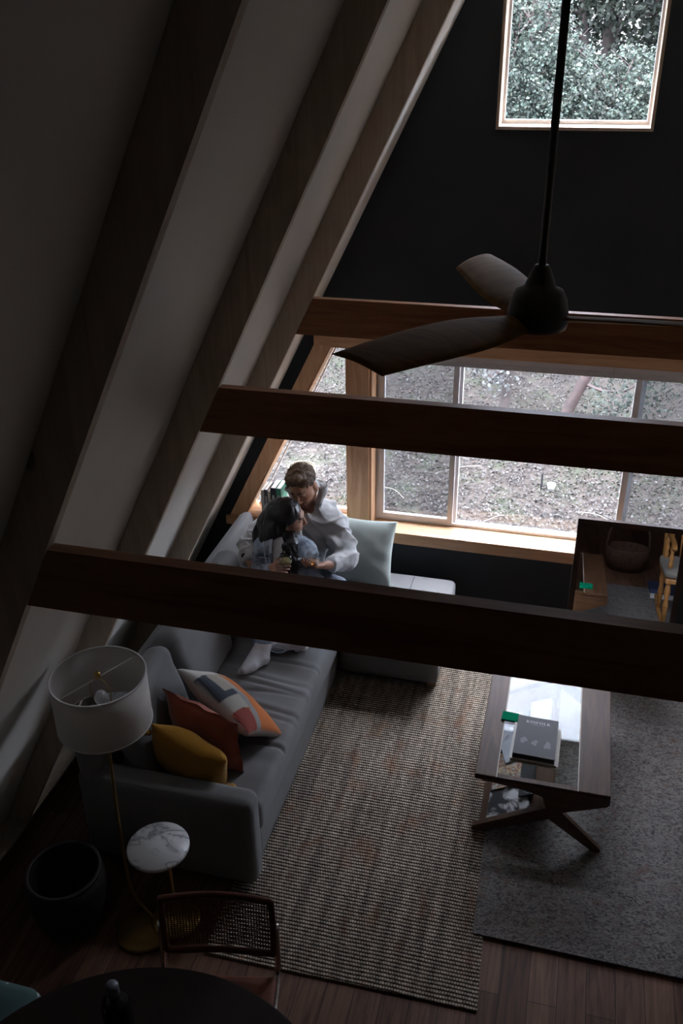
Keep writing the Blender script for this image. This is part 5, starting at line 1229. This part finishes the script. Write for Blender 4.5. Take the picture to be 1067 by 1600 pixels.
M_bark = plain('grey_brown_bark', (.032, .023, .02), .85, var=.35, scale=14, bstr=.5, bscale=30)
M_redbark = plain('reddish_bark', (.04, .024, .021), .7, var=.3, scale=14)
M_leaf = leaf_mat('living_leaves')
def branches(bm, base, crown, R, nb, r0, seed, lean=(0, 0)):
    rg = random.Random(seed); base = Vector(base); c = Vector(crown)
    fork = base+(c-base)*.35+Vector((lean[0], lean[1], 0))
    tube(bm, crv([base-Vector((0, 0, .1)), base+(fork-base)*.5+Vector((rg.uniform(-.06, .06), 0, 0)), fork], 5), [r0*(1-.25*i/10) for i in range(11)], 10)
    for k in range(nb):
        d = Vector((rg.uniform(-1, 1), rg.uniform(-1, 1), rg.uniform(-.5, 1))); tip = c+Vector((d.x*R[0], d.y*R[1], d.z*R[2]))*.85
        mid = fork+(tip-fork)*.5+Vector((rg.uniform(-.2, .2), rg.uniform(-.2, .2), rg.uniform(-.1, .25)))
        P = crv([fork, mid, tip], 6); tube(bm, P, [r0*.55*(1-.85*i/(len(P)-1)) for i in range(len(P))], 6)
        for q in range(3):
            s0 = P[rg.randint(4, len(P)-2)]; e_ = s0+Vector((rg.uniform(-.5, .5), rg.uniform(-.5, .5), rg.uniform(-.1, .5)))
            tube(bm, crv([s0, (s0+e_)/2+Vector((rg.uniform(-.08, .08), 0, rg.uniform(-.06, .06))), e_], 4), [r0*.16*(1-.1*i) for i in range(9)], 5)
def tree(label, base, blobs, ncl, per, lsize, pal, bark, r0, seed, name='tree', nb=10, spread=.06, group=None, lean=(0, 0), cat='tree'):
    t_ = empty(name, tuple(base), label, cat, group=group); rg = np.random.default_rng(seed)
    vol = np.array([b_[1][0]*b_[1][1]*b_[1][2] for b_ in blobs])**.67; ks = rg.choice(len(blobs), ncl, p=vol/vol.sum())
    d = rg.normal(size=(ncl, 3)); d /= np.linalg.norm(d, axis=1, keepdims=True); rad = .55+.47*rg.random((ncl, 1))**.6
    Cc = np.array([blobs[k][0] for k in ks]); Rr = np.array([blobs[k][1] for k in ks]); P = Cc+d*Rr*rad*(1+.12*np.sin(d[:, :1]*9+seed))
    C = np.repeat(P, per, axis=0)+rg.normal(size=(ncl*per, 3))*spread; N = rg.normal(size=(ncl*per, 3))+np.array([0, -.3, .9])+(C-np.repeat(P, per, axis=0))/spread*.8
    pl = np.array(pal); col = pl[rg.choice(len(pl), ncl*per)]*(.75+.5*rg.random((ncl*per, 1)))*np.repeat(.55+.75*rg.random((ncl, 1)), per, axis=0)
    leaves('foliage', C, N, lsize*(.7+.6*rg.random(ncl*per)), .6, col, M_leaf, t_)
    bm = B()
    for b_ in blobs[:3]: branches(bm, base, b_[0], b_[1], nb, r0, seed, lean)
    fin('trunk', bm, bark, t_, True); return t_
SAGE = [(.29, .42, .31), (.36, .46, .33), (.22, .34, .26), (.40, .46, .33), (.13, .18, .14), (.10, .12, .09)]
OAK = [(.07, .11, .055), (.10, .14, .075), (.05, .08, .045), (.12, .15, .10)]
tree('pale grey-green shrub filling most of the upper window', (-.75, 9.9, gz(-.75, 9.9)), [((-1.35, 9.8, 3.25), (1.25, .8, 1.15)), ((-.35, 9.7, 2.75), (1.15, .8, .90)), ((.55, 9.7, 2.55), (1.0, .7, .98))], 8500, 12, .034, SAGE, M_redbark, .09, 21, 'manzanita_shrub', 40, .030, cat='shrub')
tree('dark green tree behind the pale shrub at the upper right', (1.0, 14.5, gz(1, 14.5)), [((1.5, 14.0, 4.6), (1.7, 1.2, 1.9)), ((-1.6, 15.0, 5.4), (2.2, 1.2, 1.8))], 4200, 12, .075, OAK, M_bark, .22, 22, 'evergreen_tree', 8, .10)
tree('dark tree trunk and crown farther left behind the shrub', (-2.6, 15.5, gz(-2.6, 15.5)), [((-3.2, 15.2, 4.4), (2.4, 1.3, 2.6)), ((-.2, 16.8, 4.5), (2.5, 1.2, 3.0))], 4200, 12, .085, OAK, M_bark, .22, 23, 'evergreen_tree', 8, .11)
# trunks seen through the long window
t1 = empty('young_tree', (-.62, 8.95, gz(-.62, 8.95)), 'thin upright trunk with pale blossom sprigs left of centre outside the long window', 'tree')
bm = B(); P1 = crv([(-.62, 8.95, gz(-.62, 8.95)-.05), (-.60, 8.95, .45), (-.56, 8.92, .95), (-.60, 8.9, 1.6), (-.5, 8.9, 2.6)], 6); tube(bm, P1, [.062-.0012*i for i in range(len(P1))], 10)
for s, e_ in (((-.58, 8.94, .7), (-.98, 8.8, 1.0)), ((-.57, 8.92, .9), (-.25, 8.8, 1.25)), ((-.6, 8.92, 1.0), (-.95, 8.7, 1.15))):
    s, e_ = Vector(s), Vector(e_); tube(bm, crv([s, (s+e_)/2+Vector((0, 0, .06)), e_], 5), [.02-.0014*i for i in range(11)], 6)
fin('trunk', bm, M_bark, t1, True)
nn = 420; Cb = np.concatenate([np.array(p)+rng.normal(size=(nn//3, 3))*np.array([.09, .09, .06]) for p in ((-.66, 8.75, .62), (-.84, 8.78, .74), (-.30, 8.8, 1.2))])
leaves('blossom', Cb, rng.normal(size=(len(Cb), 3)), .03+.02*rng.random(len(Cb)), .7, np.array([(.55, .55, .52)])*(.5+.6*rng.random((len(Cb), 1))), M_leaf, t1)
t2 = empty('leaning_tree', (-.03, 8.95, gz(-.03, 8.95)), 'bare trunk leaning to the right outside the middle of the long window', 'tree')
bm = B(); P2 = crv([(-.05, 8.95, gz(-.03, 8.95)-.05), (.06, 8.93, .35), (.22, 8.88, .78), (.36, 8.8, 1.15), (.55, 8.7, 1.9), (.9, 8.6, 3.0)], 6); tube(bm, P2, [.064-.001*i for i in range(len(P2))], 10)
for s, e_, q in (((.16, 8.9, .6), (.55, 8.7, .62), .02), ((.55, 8.7, .62), (.75, 8.6, .9), .012), ((.4, 8.75, .62), (.5, 8.6, .45), .010)):
    s, e_ = Vector(s), Vector(e_); tube(bm, crv([s, (s+e_)/2+Vector((0, 0, -.04)), e_], 5), [q*(1-.05*i) for i in range(11)], 6)
fin('trunk', bm, M_redbark, t2, True)
nn = 600; Cb = np.concatenate([np.array(p)+rng.normal(size=(nn//3, 3))*np.array([.14, .12, .10]) for p in ((.60, 8.6, .62), (.80, 8.6, .9), (.5, 8.6, .42))])
leaves('foliage', Cb, rng.normal(size=(len(Cb), 3)), .03+.025*rng.random(len(Cb)), .6, np.array([(.24, .30, .24)])*(.5+.8*rng.random((len(Cb), 1))), M_leaf, t2)
# unseen evergreens added beside the clearing, their crowns shade the ground
tree('unseen large evergreen added at the right of the clearing to shade the ground', (5.5, 11.5, gz(5.5, 11.5)), [((4.6, 10.8, 5.2), (2.6, 2.4, 2.2))], 3500, 10, .11, OAK, M_bark, .2, 31, 'evergreen_tree', 9, .14)
tree('unseen large evergreen added at the left of the clearing to shade the ground', (-6.5, 11.0, gz(-6.5, 11)), [((-5.6, 10.6, 4.8), (2.6, 2.6, 2.4))], 3500, 10, .11, OAK, M_bark, .2, 32, 'evergreen_tree', 9, .14)
# stake with a white cup, fallen twigs
st = empty('garden_stake', (-.13, 7.86, gz(-.13, 7.86)), 'short dark stake with a small white cup in the ground outside', 'stake')
sxp, syp = -.13, 7.86; sz_ = gz(sxp, syp)
bm = B(); tube(bm, [(sxp, syp, sz_-.05), (sxp, syp, sz_+.16)], .010, 8); fin('stake', bm, M_blackmetal, st)
bm = B(); lathe(bm, [(0, 0), (.03, 0), (.04, .06), (.036, .06), (.028, .006), (0, .006)], (sxp+.09, syp-.02, sz_+.01), 20); fin('cup', bm, plain('white_plastic', (.35, .35, .34), .4), st, True)
tw = [((-1.05, 7.9), (-.72, 8.05)), ((-.60, 7.15), (-.42, 7.3)), ((-1.6, 7.5), (-1.35, 7.35)), ((.2, 7.5), (.5, 7.42)), ((-.9, 8.6), (-.65, 8.5))]
lab = ['pale twig lying on the litter left of centre below the thin trunk', 'short curved twig lying on the ground nearest the window sill', 'twig lying behind the left slanted window', 'twig on the ground near the right mullion', 'thin twig lying close to the foot of the thin trunk']
for (a, c_), l_ in zip(tw, lab):
    bm = B(); A_ = Vector((*a, gz(*a)+.03)); C_ = Vector((*c_, gz(*c_)+.035)); tube(bm, crv([A_, (A_+C_)/2+Vector((.02, .03, .01)), C_], 6), .0045, 6)
    tag(fin('twig', bm, plain('pale_twig', (.14, .12, .10), .8), None, True), l_, 'twig', 'fallen twigs')
